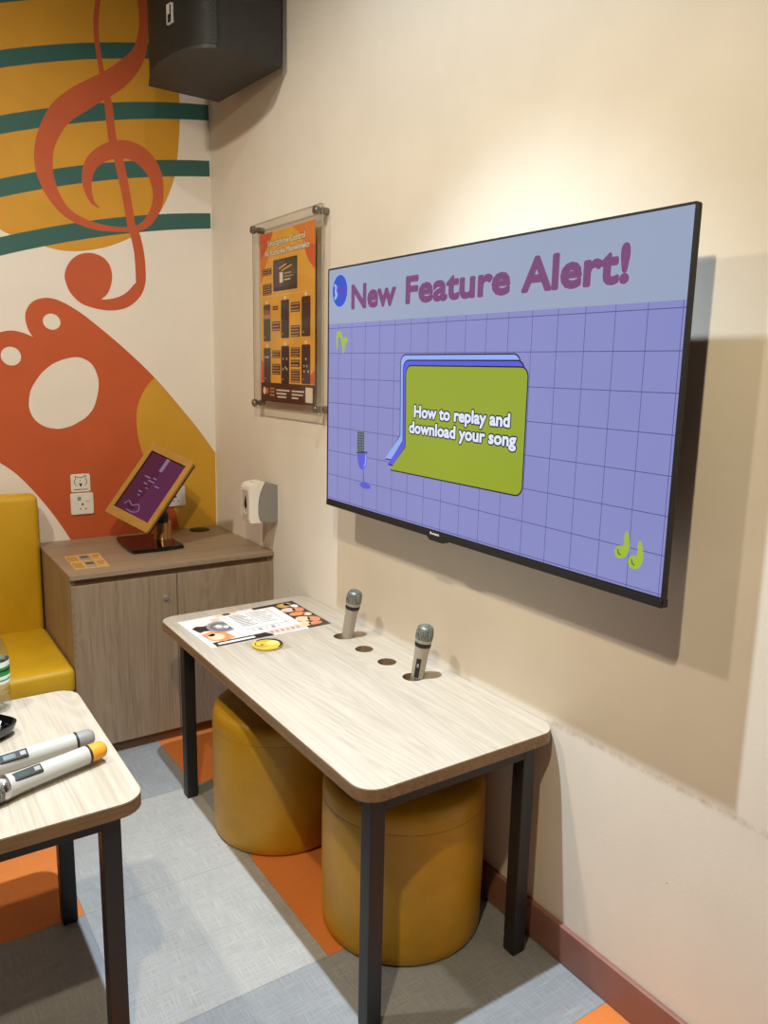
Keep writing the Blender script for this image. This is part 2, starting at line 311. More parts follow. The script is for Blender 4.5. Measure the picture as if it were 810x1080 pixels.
# ---------------------------------------------------------------- palette
M_wall = plain('wall_paint', '#e6ded2', rough=.75, var=.025, vs=6, bmp=.12, bs=160)
def add_scuff(m):
    nt = m.node_tree; b = nt.nodes['Principled BSDF']
    src = b.inputs['Base Color'].links[0].from_socket
    tc = N(nt, 'ShaderNodeTexCoord'); sx = N(nt, 'ShaderNodeSeparateXYZ'); nt.links.new(tc.outputs['Object'], sx.inputs[0])
    def mth(op, x, y=None):
        n = N(nt, 'ShaderNodeMath', operation=op)
        for i, q in enumerate((x, y)):
            if q is None: continue
            if isinstance(q, (int, float)): n.inputs[i].default_value = q
            else: nt.links.new(q, n.inputs[i])
        return n.outputs[0]
    n1 = N(nt, 'ShaderNodeTexNoise', i_Scale=38.0, i_Detail=5.0, i_Roughness=.7); nt.links.new(tc.outputs['Object'], n1.inputs['Vector'])
    n2 = N(nt, 'ShaderNodeTexNoise', i_Scale=7.0, i_Detail=3.0); nt.links.new(tc.outputs['Object'], n2.inputs['Vector'])
    dz = mth('ABSOLUTE', mth('ADD', mth('SUBTRACT', sx.outputs['Z'], .581), mth('MULTIPLY', mth('SUBTRACT', n2.outputs['Fac'], .5), .012)))
    band = mth('MAXIMUM', mth('SUBTRACT', 1.0, mth('DIVIDE', dz, .011)), 0.0)
    fac = mth('MAXIMUM', 0.0, mth('MULTIPLY', mth('MULTIPLY', band, mth('MULTIPLY', mth('SUBTRACT', n1.outputs['Fac'], .38), 4.0)), mth('MULTIPLY', mth('LESS_THAN', sx.outputs['Y'], -2.06), .5)))
    mx = N(nt, 'ShaderNodeMixRGB', blend_type='MIX'); mx.inputs[2].default_value = srgb('#a58d6f')
    nt.links.new(fac, mx.inputs[0]); nt.links.new(src, mx.inputs[1])
    vo = N(nt, 'ShaderNodeTexVoronoi', i_Scale=11.0); nt.links.new(tc.outputs['Object'], vo.inputs['Vector'])
    sp_ = mth('MULTIPLY', mth('MULTIPLY', mth('LESS_THAN', vo.outputs['Distance'], .045), mth('LESS_THAN', sx.outputs['Z'], .56)), .5)
    m2 = N(nt, 'ShaderNodeMixRGB', blend_type='MIX'); m2.inputs[2].default_value = srgb('#8d8078')
    nt.links.new(sp_, m2.inputs[0]); nt.links.new(mx.outputs[0], m2.inputs[1]); nt.links.new(m2.outputs[0], b.inputs['Base Color'])
add_scuff(M_wall)
M_wallb = plain('mural_white_paint', '#ece5de', rough=.7, var=.02, vs=6, bmp=.08, bs=160)
M_ceil = plain('ceiling_paint', '#77736e', rough=.8, var=.02)
M_far = plain('far_wall_paint', '#574e46', rough=.8, var=.03)
M_orange = plain('mural_orange', '#c4592c', rough=.6, var=.04, vs=8)
M_red = plain('mural_clef_orange', '#c35a33', rough=.6, var=.04, vs=8)
M_yel = plain('mural_yellow', '#d39a2c', rough=.6, var=.04, vs=8)
M_yel2 = plain('mural_mustard', '#cf9d2c', rough=.6, var=.04, vs=8)
M_teal = plain('mural_teal', '#33635e', rough=.6, var=.04, vs=8)
M_base = plain('terracotta_skirting', '#8e6256', rough=.45, var=.08, vs=12)
M_black = plain('black_powder_coat', '#1d1d20', rough=.45, var=.1, vs=60, bmp=.06, bs=500)
M_blackgl = plain('black_gloss_plastic', '#08080a', rough=.12, var=.02, coat=.3)
M_blackpl = plain('black_matte_plastic', '#161617', rough=.5, var=.06)
M_yleather = None
M_chrome = plain('brushed_chrome', '#b9b9b9', rough=.22, metal=1.0, var=.05)
M_white = plain('white_plastic', '#ece8e1', rough=.35, var=.02)
M_grey = plain('grey_plastic', '#8a8885', rough=.45, var=.03)
M_ltop = wood('pale_ash_laminate', '#b9afa1', '#9f9484', axis=1, rough=.45, contrast=.9, vein=.8)
M_edge = wood('brown_edge_band', '#94785a', '#6f563d', axis=1, rough=.5)
M_edgex = wood('brown_edge_band_cross', '#94785a', '#6f563d', axis=0, rough=.5)
M_door = wood('cabinet_oak_laminate', '#a08d78', '#836f5b', axis=2, rough=.5, vein=.8)
M_ctop = wood('cabinet_top_laminate', '#a08d77', '#857159', axis=0, rough=.45)
M_kick = wood('dark_brown_kickboard', '#7f6048', '#61462f', axis=0, rough=.5)
M_dark = plain('shadow_gap_black', '#2a231d', rough=.8)

def leather(name, a, bcol):
    m, nt, b = new_mat(name)
    v = coords(nt)
    n1 = N(nt, 'ShaderNodeTexNoise', i_Scale=5.0, i_Detail=4.0, i_Roughness=.6)
    nt.links.new(v, n1.inputs['Vector'])
    nt.links.new(ramp(nt, n1.outputs['Fac'], [(.3, srgb(bcol)), (.6, srgb(a))]), b.inputs['Base Color'])
    vo = N(nt, 'ShaderNodeTexVoronoi', i_Scale=260.0)
    nt.links.new(v, vo.inputs['Vector'])
    n2 = N(nt, 'ShaderNodeTexNoise', i_Scale=9.0, i_Detail=2.0)
    nt.links.new(v, n2.inputs['Vector'])
    ad = N(nt, 'ShaderNodeMath', operation='MULTIPLY_ADD'); ad.inputs[1].default_value = 6.0
    nt.links.new(n2.outputs['Fac'], ad.inputs[0]); nt.links.new(vo.outputs['Distance'], ad.inputs[2])
    bump(nt, b, ad.outputs[0], .25, .002)
    b.inputs['Roughness'].default_value = .42
    return m
M_stool = leather('mustard_leatherette', '#c99a1a', '#b98a12')
M_bench = leather('bench_mustard_leatherette', '#d5aa22', '#c79c18')
M_seam = plain('mustard_seam', '#b58a18', rough=.6)

# floor vinyl tiles
def tile_mat(name, a, bcol):
    m, nt, b = new_mat(name)
    v1 = coords(nt, (300, 16, 1)); v2 = coords(nt, (16, 300, 1)); v3 = coords(nt)
    n1 = N(nt, 'ShaderNodeTexNoise', i_Scale=1.0, i_Detail=3.0); nt.links.new(v1, n1.inputs['Vector'])
    n2 = N(nt, 'ShaderNodeTexNoise', i_Scale=1.0, i_Detail=3.0); nt.links.new(v2, n2.inputs['Vector'])
    n3 = N(nt, 'ShaderNodeTexNoise', i_Scale=7.0, i_Detail=3.0); nt.links.new(v3, n3.inputs['Vector'])
    mx = N(nt, 'ShaderNodeMath', operation='MAXIMUM')
    nt.links.new(n1.outputs['Fac'], mx.inputs[0]); nt.links.new(n2.outputs['Fac'], mx.inputs[1])
    ad = N(nt, 'ShaderNodeMath', operation='MULTIPLY_ADD'); ad.inputs[1].default_value = .25
    nt.links.new(n3.outputs['Fac'], ad.inputs[0]); nt.links.new(mx.outputs[0], ad.inputs[2])
    nt.links.new(ramp(nt, ad.outputs[0], [(.48, srgb(bcol)), (1.0, srgb(a))]), b.inputs['Base Color'])
    b.inputs['Roughness'].default_value = .5
    b.inputs['Specular IOR Level'].default_value = .35
    return m
T_l = tile_mat('vinyl_tile_light_grey', '#bcbcbb', '#979795')
T_b = tile_mat('vinyl_tile_blue_grey', '#a3a7ab', '#808388')
T_o = tile_mat('vinyl_tile_orange', '#dc8547', '#cf7636')
M_joint = plain('tile_joint', '#77767a', rough=.8)

# ---------------------------------------------------------------- room
XL, YF, H = -3.1, -4.5, 2.95
g = Geo()
tx, ty = .4575, .4585
x_edges = [-.0145 - tx*k for k in range(0, 8)]
y_edges = [-.0135 - ty*k for k in range(0, 11)]
pattern = {0: {0:'b',1:'o',2:'b',3:'o',4:'b',5:'o',6:'l',7:'b',8:'o',9:'b'}, 1: {0:'l',1:'b',2:'l',3:'l',4:'b',5:'l',6:'o',7:'l',8:'b',9:'l'},
           2: {0:'b',1:'l',2:'o',3:'b',4:'o',5:'l',6:'b',7:'l',8:'o',9:'l'}}
order = 'lbo'
for i in range(-1, 7):
    xa = 0.0 if i < 0 else x_edges[i]; xb = x_edges[0] if i < 0 else max(x_edges[i+1], XL)
    for j in range(-1, 10):
        ya = 0.0 if j < 0 else y_edges[j]; yb = y_edges[0] if j < 0 else max(y_edges[j+1], YF)
        t = pattern.get(i, {}).get(j) or 'lblbol'[(i*5 + j*3) % 6]
        e = .0005
        g.add([(xb+e, yb+e, 0), (xa-e, yb+e, 0), (xa-e, ya-e, 0), (xb+e, ya-e, 0)], [(0, 1, 2, 3)], order.index(t))
g.add([(XL, YF, -.0006), (0, YF, -.0006), (0, 0, -.0006), (XL, 0, -.0006)], [(0, 1, 2, 3)], 3)
g.box(XL, 0, YF, 0, -.1, -.002, 3)
floor = tag(g.build('floor', [T_l, T_b, T_o, M_joint], recalc=False), kind='structure')
tag(Geo().box(XL-.1, .1, YF-.1, .1, H, H+.1).build('ceiling', M_ceil), kind='structure')
tag(Geo().box(0, .1, YF-.1, .1, -.1, H).build('wall_right', M_wall), kind='structure')
wall_back = tag(Geo().box(XL-.1, 0, 0, .1, -.1, H).build('wall_back', M_wallb), kind='structure')
tag(Geo().box(XL-.1, XL, YF-.1, 0, -.1, H).build('wall_left', M_far), kind='structure')
tag(Geo().box(XL, 0, YF-.1, YF, -.1, H).build('wall_front', M_far), kind='structure')
tag(Geo().box(-.014, 0, YF, -.585, 0, .096, bev=.003).build('baseboard_right', M_base), kind='structure')
tag(Geo().box(XL, XL+.014, YF+.016, -.016, 0, .096, bev=.003).build('baseboard_left', M_base), kind='structure')
tag(Geo().box(XL, -.016, YF, YF+.014, 0, .096, bev=.003).build('baseboard_front', M_base), kind='structure')

# mural painted on the back wall (thin coats of paint)
PW = lambda u, v, d: (u, -d, v)
def coat(name, mat, loops, d):
    return Geo().plate(loops, PW, 0.0, d).build(name, mat, wall_back)
coat('sun_disc', M_yel, [smooth_path(D['sun'], 5, True)], .0003)
xs = D['stave_x']
for zt, zb in D['stave_z']:
    coat('staff_line', M_teal, [[(x, z) for x, z in zip(xs, zt)] + [(x, z) for x, z in reversed(list(zip(xs, zb)))]], .0006)
g = Geo()
g.ribbon(smooth_path(D['clef_thin'], 4), PW, 0, .0009)
g.ribbon(smooth_path(D['clef_curl'], 5), PW, 0, .0010)
g.plate([smooth_path(D['clef_tail'][:-1], 3, True)], PW, 0, .0011)
g.build('treble_clef', M_red, wall_back)
paw = D['paw']
pl = smooth_path(paw[2:6]+[paw[6]], 4)[:-1] + smooth_path(paw[6:21], 4)[:-1] + [paw[20], paw[21], paw[22]] + smooth_path(paw[23:]+paw[:3], 4)[:-1]
coat('cat_paw', M_orange, [pl, smooth_path(D['pad'], 3, True), D['toe_a'], D['toe_b']], .0006)
sh = D['paw_shade']
coat('mustard_curve', M_yel2, [smooth_path(sh[:16], 3) + sh[16:]], .0008)

# ---------------------------------------------------------------- television
tvr = thing('wall_television', (0, -1.8186, 1.332), 'large black flat-screen television on the cream wall showing a "New Feature Alert!" slide', 'television')
Y1, Y2, Z1, Z2, TX = 1.2013, 2.4359, .982, 1.682, .115
PT = lambda u, v, d: (-(TX+d), -u, v)
g = Geo()
g.plate([rrect(Y1, Y2, Z1, Z2, .006), rrect(1.2055, 2.4295, .9975, 1.6775, .002)], PT, -.008, .002)
g.plate([rrect(Y1+.001, Y2-.001, Z1+.001, Z2-.001, .006)], PT, -.008, -.003)
g.build('bezel', M_blackpl, tvr, smooth=30)
Geo().plate([[(Y1+.002, Z1-.0035), (1.725, Z1-.0035), (1.735, Z1-.012), (1.79, Z1-.012), (1.80, Z1-.0035), (Y2-.002, Z1-.0035), (Y2-.002, Z1+.011), (Y1+.002, Z1+.011)]], PT, -.014, .0045).build('lower_trim', M_blackpl, tvr)
g = Geo()
for k, w in enumerate((.0045, .0025, .0040, .0040, .0042, .0040, .0040)):
    g.plate([rrect(1.738+.0055*k, 1.738+.0055*k+w, .9855, .9905+(.0015 if k == 0 else 0), .0008, 2)], PT, .0045, .0049)
g.build('badge', plain('silver_print', '#c9c9c4', rough=.4), tvr)
g = Geo()
g.plate([rrect(Y1+.12, Y2-.12, Z1+.02, Z2-.16, .02)], PT, -.045, -.008)
g.build('rear_housing', M_blackpl, tvr, smooth=30)
g = Geo()
g.box(-.020, -.0005, -2.05, -1.58, 1.12, 1.42, bev=.002)
for yy in (-2.0, -1.66):
    g.box(-.072, -.018, yy-.02, yy+.02, 1.08, 1.46, bev=.002)
g.build('wall_bracket', M_black, tvr)

E = dict(bg=emit('screen_lavender', '#898cc6', 1.0), hd=emit('screen_header', '#9aa6c0', 1.0), ln=emit('screen_grid_line', '#54548c', 1.0),
         ti=emit('screen_plum', '#7c5079', 1.0), ol=emit('screen_outline', '#141430', 1.0), gr=emit('screen_green', '#94a52e', 1.0),
         lb=emit('screen_pale_blue', '#94aef5', 1.0), mb=emit('screen_mid_blue', '#585ed8', 1.0), wt=emit('screen_white', '#dfe6fa', 1.0),
         lo=emit('screen_logo_blue', '#2750c4', 1.0), nt=emit('screen_note_green', '#a2ba3e', 1.0), dn=emit('screen_note_dark', '#5f7a2a', 1.0), pu=emit('screen_purple', '#5d3fc0', 1.0),
         ge=emit('screen_grey_green', '#6f7f86', 1.0), hl=emit('screen_halo', '#a9a6cc', 1.0))
EK = list(E); EI = {k: i for i, k in enumerate(EK)}
U0, U1, V0, V1 = 1.2055, 2.4295, .9975, 1.6775
g = Geo()
def rect(u0, u1, v0, v1, d, k): g.plate([[(u0, v0), (u1, v0), (u1, v1), (u0, v1)]], PT, d, d, EI[k])
rect(U0, U1, V0, V1, .0, 'bg')
rect(U0, U1, 1.5236, V1, .0004, 'hd')
for k in range(-5, 12):
    u = 2.0606 + .0724*k - .0724*0
    if U0 < u < U1: rect(u-.0007, u+.0007, V0, 1.5236, .0004, 'ln')
for k in range(-2, 0):
    pass
u = 2.0606 - .0724*6
while u > U0:
    rect(u-.0007, u+.0007, V0, 1.5236, .0004, 'ln'); u -= .0724
for k in range(8):
    v = 1.511 - .0727*k
    rect(U0, U1, v-.0008, v+.0008, .0004, 'ln')
# title
for off, d, k in ((.0060, .0007, 'hl'), (.0045, .0010, 'ti')):
    g.text('New', PT, 1.337, 1.552, 1.5640, .0640, d, EI[k], off)
    g.text('Feature', PT, 1.603, 1.984, 1.5640, .0655, d, EI[k], off)
    g.text('Alert!', PT, 2.027, 2.299, 1.5640, .0680, d, EI[k], off)
# channel logo
g.plate([circle(1.2688, 1.6155, .0436, .0470, 40)], PT, .0006, .0006, EI['lb'])
g.plate([circle(1.2688, 1.6155, .0415, .0448, 40)], PT, .0008, .0008, EI['lo'])
g.ribbon(smooth_path([(1.236, 1.634, .006), (1.247, 1.628, .010), (1.244, 1.614, .010), (1.250, 1.606, .012), (1.240, 1.594, .010)], 5), PT, .0010, .0012, EI['lb'])
g.ribbon(circle(1.270, 1.614, .0085, .012, 16)[:13] and [(p[0], p[1], .006) for p in circle(1.270, 1.614, .0085, .012, 16)[:14]], PT, .0010, .0012, EI['pu'])
g.ribbon([(1.287, 1.627, .007), (1.287, 1.601, .007)], PT, .0010, .0012, EI['pu']); g.ribbon([(1.298, 1.627, .007), (1.298, 1.603, .007)], PT, .0010, .0012, EI['pu'])
# note marks
for key in ('noteA', 'noteB', 'noteC'):
    pts = smooth_path([(-p[0], p[1]) for p in D[key]], 3, True)
    g.plate([pts], PT, .0007, .0007, EI['nt'])
for cx, cy in ((2.3285, 1.0625), (2.362, 1.0495)):
    g.ribbon([(cx-.004, cy+.005, .003), (cx-.002, cy-.003, .0035), (cx+.004, cy-.006, .003)], PT, .0008, .0010, EI['dn'])
# speech bubble: three stacked layers, each outlined
def bubble(du, dv, d, fill, ext=0.0):
    pts = [(1.6175, 1.1962), (1.5475, 1.1285), (2.036, 1.1300)] + [(2.036+.021*math.sin(a), 1.151-.021*math.cos(a)) for a in [PI/12*k for k in range(1, 6)]] + \
          [(2.0565, 1.151)] + [(2.0362+.0203*math.cos(a), 1.3850+.0203*math.sin(a)) for a in [PI/12*k for k in range(0, 7)]] + \
          [(1.632-.020*math.sin(a), 1.3845+.020*math.cos(a)) for a in [PI/12*k for k in range(0, 7)]]
    pts = [(p[0]+du, p[1]+dv) for p in pts]
    cx = sum(p[0] for p in pts)/len(pts); cy = sum(p[1] for p in pts)/len(pts)
    out = []
    n = len(pts)
    for i, p in enumerate(pts):          # offset outwards for the outline
        a, b = pts[i-1], pts[(i+1) % n]
        t = Vector((b[0]-a[0], b[1]-a[1])).normalized()
        out.append((p[0]+t.y*.0032, p[1]-t.x*.0032))
    g.plate([out], PT, d, d, EI['ol'])
    g.plate([pts], PT, d+.0002, d+.0002, EI[fill])
bubble(-.026, .0275, .0010, 'lb')
bubble(-.0125, .0135, .0014, 'mb')
bubble(0, 0, .0018, 'gr')
for off, d, k in ((.0047, .0022, 'ol'), (.0018, .0025, 'wt')):
    g.text('How to replay and', PT, 1.653, 2.0085, 1.2770, .0300, d, EI[k], off)
    g.text('download your song', PT, 1.6335, 2.0310, 1.2355, .0300, d, EI[k], off)
# drawn studio microphone
g.plate([rrect(1.3745, 1.4135, 1.158, 1.2215, .014)], PT, .0007, .0007, EI['ge'])
for k in range(5):
    rect(1.378+.0075*k, 1.3795+.0075*k, 1.160, 1.219, .0009, 'ol')
for k in range(8):
    rect(1.3755, 1.4125, 1.1620+.0074*k, 1.1634+.0074*k, .0009, 'ol')
g.plate([[(1.3725, 1.158), (1.4295, 1.1645), (1.4295, 1.161), (1.3725, 1.1545)]], PT, .0011, .0011, EI['ol'])
g.plate([[(1.3765, 1.1545), (1.4280, 1.1600), (1.4280, 1.137), (1.4225, 1.119), (1.4075, 1.1105), (1.391, 1.113), (1.3810, 1.128)]], PT, .0011, .0011, EI['mb'])
g.plate([[(1.4205, 1.156), (1.4255, 1.157), (1.4255, 1.137), (1.4195, 1.122), (1.412, 1.1165), (1.419, 1.135)]], PT, .0013, .0013, EI['lb'])
g.ribbon([(1.4090, 1.112, .004), (1.4150, 1.070, .004)], PT, .0008, .0010, EI['mb'])
g.plate([circle(1.4210, 1.0660, .0300, .0085, 28)], PT, .0009, .0009, EI['mb'])
g.build('screen', [E[k] for k in EK], tvr, recalc=False)

# ---------------------------------------------------------------- acrylic poster
M_steel = plain('dull_steel', '#8d8780', rough=.3, metal=.9, var=.1)
PX = .030
PP = lambda u, v, d: (-(PX+d), -u, v)
po = thing('wall_poster', (0, -.755, 1.57), 'orange smartphone-control poster behind clear acrylic on steel standoffs, left of the television', 'poster')
def clear_mat(name, tint, gloss=.035):
    m = bpy.data.materials.new(name); m.use_nodes = True
    nt = m.node_tree; nt.nodes.clear()
    o = N(nt, 'ShaderNodeOutputMaterial'); mx = N(nt, 'ShaderNodeMixShader')
    t = N(nt, 'ShaderNodeBsdfTransparent'); t.inputs['Color'].default_value = tint
    gl = N(nt, 'ShaderNodeBsdfGlossy'); gl.inputs['Roughness'].default_value = .08
    mx.inputs['Fac'].default_value = gloss
    nt.links.new(t.outputs[0], mx.inputs[1]); nt.links.new(gl.outputs[0], mx.inputs[2]); nt.links.new(mx.outputs[0], o.inputs['Surface'])
    return m
M_acr = clear_mat('clear_acrylic', (.97, .965, .95, 1))
M_acre = plain('acrylic_polished_edge', '#a59c8a', rough=.3)
g = Geo()
g.plate([rrect(.489, 1.016, 1.238, 1.9075, .004)], PP, .0022, .0050)
g.plate([rrect(.489, 1.016, 1.238, 1.9075, .004), rrect(.4905, 1.0145, 1.2395, 1.906, .003)], PP, .0020, .0052, 1)
g.build('acrylic_front', [M_acr, M_acre], po)
g = Geo()
g.plate([rrect(.489, 1.016, 1.238, 1.9075, .004)], PP, -.0040, -.0012)
g.plate([rrect(.489, 1.016, 1.238, 1.9075, .004), rrect(.4905, 1.0145, 1.2395, 1.906, .003)], PP, -.0041, -.0011, 0)
g.build('acrylic_back', [M_acr, M_acre], po)
for u, v in ((.513, 1.888), (.992, 1.888), (.513, 1.258), (.992, 1.258)):
    mt = Matrix.Translation((0, -u, v)) @ Matrix.Rotation(-PI/2, 4, 'Y')
    Geo().lathe([(.0115, .0005), (.0115, .023), (.0105, .0245), (.0105, .0255), (.0075, .0255), (.0075, .0355), (.0125, .0355), (.0135, .037), (.0135, .049), (.0120, .051), (.002, .051)], mt, 20).build('standoff', M_steel, po, smooth=40)
QS = dict(am=plain('poster_amber', '#eab045', rough=.6, var=.10, vs=9), ro=plain('poster_red_orange', '#dc6238', rough=.6, var=.1, vs=9), or_=plain('poster_orange', '#e58640', rough=.6),
          br=plain('poster_brown', '#43211c', rough=.6), dk=plain('poster_dark_grey', '#40403c', rough=.5), wh=plain('poster_white', '#ece2cf', rough=.6),
          pu=plain('poster_plum', '#5c4152', rough=.5), lg=plain('poster_lines', '#c79a66', rough=.6), bk=plain('poster_ink', '#26181a', rough=.5), rd=plain('poster_pink', '#b0564f', rough=.6))
QK = list(QS); QI = {k: i for i, k in enumerate(QK)}
SU, SV, SW, SH = .5445, 1.866, .4195, .598        # sheet left, top, width, height
g = Geo()
def q2(u, v): return (SU + u*SW, SV - v*SH)
def qp(loop, d, k): g.plate([[q2(*p) for p in loop]], PP, d, d, QI[k])
def qr(u0, u1, v0, v1, d, k, r=0):
    if r: g.plate([rrect(SU+u0*SW, SU+u1*SW, SV-v1*SH, SV-v0*SH, r, 3)], PP, d, d, QI[k])
    else: qp([(u0, v0), (u1, v0), (u1, v1), (u0, v1)], d, k)
g.plate([[q2(0, 0), q2(1, 0), q2(1, 1), q2(0, 1)]], PP, -.0005, 0, QI['am'])
qp([(0, 0), (.26, 0), (.22, .04), (.14, .085), (.07, .12), (0, .15)], .0001, 'ro')
qp([(0, .15), (.07, .12), (.2, .12), (.1, .19), (.04, .27), (0, .29)], .0001, 'or_')
qp([(.60, 0), (1, 0), (1, .26), (.9, .21), (.84, .16), (.80, .10), (.72, .04)], .0001, 'or_')
qp([(.80, .10), (1, .13), (1, .26), (.9, .21), (.84, .16)], .00015, 'ro')
qp([(0, .74), (.07, .77), (.14, .83), (.16, .88), (0, .88)], .0001, 'ro')
qp([(1, .80), (.93, .83), (.85, .87), (.78, .88), (1, .88)], .0001, 'ro')
qr(0, 1, .3675, .3690, .0001, 'wh')
for off, d, k in ((.0024, .0002, 'br'), (0, .0005, 'wh')):
    for s, u0, u1, vb, cap in (('Smartphone Control', .15, .84, .080, .022), ('At Karaoke Manekineko', .09, .91, .134, .022)):
        g.text(s, PP, SU+u0*SW, SU+u1*SW, SV-vb*SH, cap, d, QI[k], off, 0 if off else .030)
qr(.26, .70, .165, .345, .0001, 'bk', .004)
qr(.275, .685, .172, .325, .0002, 'pu')
qp([(.5, .172), (.685, .172), (.685, .325), (.45, .325), (.4, .25)], .00025, 'dk')
qr(.38, .44, .24, .30, .0003, 'wh', .003); qr(.46, .60, .247, .253, .0003, 'lg'); qr(.46, .62, .265, .271, .0003, 'lg'); qr(.46, .58, .283, .289, .0003, 'wh')
qp([(.36, .215), (.50, .195), (.51, .202), (.37, .222)], .0003, 'am'); qp([(.42, .228), (.60, .205), (.61, .212), (.43, .235)], .0003, 'am')
for k in range(8): qr(.29+.048*k, .32+.048*k, .331, .338, .0003, 'dk')
def textbox(u0, u1, v0, v1, n):
    qr(u0, u1, v0, v1, .0001, 'br')
    h = (v1-v0)/n
    for k in range(n):
        qr(u0+.008, u1-.012*(1+k % 2), v0+h*k+h*.32, v0+h*k+h*.72, .0002, 'lg')
textbox(.05, .225, .205, .245, 3); textbox(.05, .225, .295, .36, 5)
phones = [(.06, .20, .415, .635, 'dk'), (.405, .555, .40, .62, 'bk'), (.775, .925, .395, .615, 'br'), (.06, .20, .675, .885, 'dk'), (.405, .555, .665, .885, 'bk'), (.775, .925, .66, .88, 'br')]
for u0, u1, v0, v1, k in phones:
    qr(u0, u1, v0, v1, .0002, k, .006)
    c = (u0+u1)/2
    g.plate([circle(SU+c*SW, SV-(v0-.012)*SH, .0075, .0065, 14)], PP, .0002, .0002, QI['wh'])
    g.plate([circle(SU+(u0+.03)*SW, SV-(v1-.025)*SH, .004, n=10)], PP, .0003, .0003, QI['lg'])
    for t in range(6):
        qr(u0+.015, u0+.015+(.05 if t % 2 else .09), v0+.03+t*.022, v0+.034+t*.022, .0003, 'dk' if k != 'dk' else 'pu')
qr(.065, .195, .45, .475, .0003, 'rd'); qr(.065, .195, .475, .50, .0003, 'lg')
for u, v in ((.09, .73), (.12, .73), (.15, .73), (.44, .74), (.51, .74), (.44, .80), (.51, .80), (.485, .79), (.85, .74), (.82, .78), (.87, .78), (.82, .81), (.89, .81)):
    g.plate([circle(SU+u*SW, SV-v*SH, .0045, n=10)], PP, .0003, .0003, QI['wh'])
textbox(.245, .345, .43, .452, 1); textbox(.23, .385, .52, .575, 3); textbox(.585, .745, .42, .475, 3); textbox(.585, .745, .55, .615, 4)
textbox(.23, .385, .69, .735, 3); textbox(.23, .385, .77, .835, 4); textbox(.585, .745, .675, .73, 4); textbox(.585, .745, .745, .785, 2); textbox(.585, .745, .80, .875, 5)
qr(0, 1, .885, 1, .0002, 'br')
g.plate([circle(SU+.07*SW, SV-.935*SH, .012, .014, 16)], PP, .0003, .0003, QI['wh']); g.plate([circle(SU+.125*SW, SV-.935*SH, .011, .012, 16)], PP, .00035, .00035, QI['ro'])
for u0, u1, v in ((.18, .27, .915), (.18, .27, .935), (.18, .27, .955), (.31, .56, .922), (.31, .50, .942), (.33, .50, .962), (.60, .82, .922), (.60, .80, .942), (.60, .72, .962)):
    qr(u0, u1, v, v+.009, .0003, 'wh' if u0 > .3 else 'lg')
qr(.845, .965, .90, .985, .0003, 'wh', .003)
g.build('printed_sheet', [QS[k] for k in QK], po, recalc=False)

# ---------------------------------------------------------------- loudspeaker
SZ = 2.385
plan = [(-.025, -.716), (-.060, -.250), (-.331, -.259)]
front = smooth_path([(-.331, -.259), (-.3605, -.387), (-.357, -.527), (-.334, -.643), (-.298, -.712), (-.264, -.733)], 6)
sp = thing('wall_loudspeaker', (-.18, -.49, SZ), 'black loudspeaker with a curved grille hung high on the wall in the corner', 'speaker')
SHT = .30
PH = lambda z0: (lambda u, v, d: (u, v, z0+d))
body = [(-.025, -.716), (-.060, -.250), (-.318, -.262), (-.330, -.40), (-.327, -.52), (-.306, -.63), (-.264, -.727)]
g = Geo().plate([body], PH(SZ), .006, SHT-.006)
g.plate([[(-.025, -.716), (-.060, -.250)] + front], PH(SZ), 0, .012)
g.plate([[(-.025, -.716), (-.060, -.250)] + front], PH(SZ+SHT-.012), 0, .012)
g.build('enclosure', plain('speaker_cabinet', '#343230', rough=.55, var=.08, vs=80, bmp=.15, bs=500), sp)
def grille_mat():
    m, nt, b = new_mat('perforated_grille')
    tc = N(nt, 'ShaderNodeTexCoord'); sx = N(nt, 'ShaderNodeSeparateXYZ'); nt.links.new(tc.outputs['Object'], sx.inputs[0])
    cb = N(nt, 'ShaderNodeCombineXYZ')
    nt.links.new(sx.outputs['Y'], cb.inputs['X']); nt.links.new(sx.outputs['Z'], cb.inputs['Y'])
    mp = N(nt, 'ShaderNodeMapping'); mp.inputs['Scale'].default_value = (210, 210, 1); mp.inputs['Rotation'].default_value = (0, 0, PI/4)
    nt.links.new(cb.outputs[0], mp.inputs['Vector'])
    vo = N(nt, 'ShaderNodeTexVoronoi', i_Scale=1.0, i_Randomness=0.0); nt.links.new(mp.outputs[0], vo.inputs['Vector'])
    nt.links.new(ramp(nt, vo.outputs['Distance'], [(.30, (.004, .004, .004, 1)), (.42, srgb('#34312d'))]), b.inputs['Base Color'])
    b.inputs['Roughness'].default_value = .5; b.inputs['Metallic'].default_value = .3
    bump(nt, b, vo.outputs['Distance'], .5, .002)
    return m
inner = [(p[0]+.004, p[1]) for p in front]
g = Geo()
vs = [(x, y, SZ+.014) for x, y in inner] + [(x, y, SZ+SHT-.014) for x, y in inner]
k = len(inner)
g.add(vs, [(i, i+1, k+i+1, k+i) for i in range(k-1)])
g.build('grille', grille_mat(), sp, smooth=60)
# badge
g = Geo()
bx = lambda u, v, d: (-.3535-d + .20*(u-.565), -u, v)
g.plate([rrect(.5490, .5810, 2.487, 2.549, .004), rrect(.5530, .5770, 2.4915, 2.5445, .002)], bx, -.004, .002)
g.plate([rrect(.5530, .5660, 2.5180, 2.5445, .001)], bx, -.004, .0015)
g.plate([rrect(.5530, .5770, 2.4915, 2.5445, .001)], bx, -.004, .0006, 1)
g.build('badge', [plain('badge_silver', '#c8c2b8', rough=.35), M_blackpl], sp)
g = Geo().box(-.034, 0, -.56, -.42, 2.46, 2.62, bev=.003)
g.build('wall_bracket', M_black, sp)
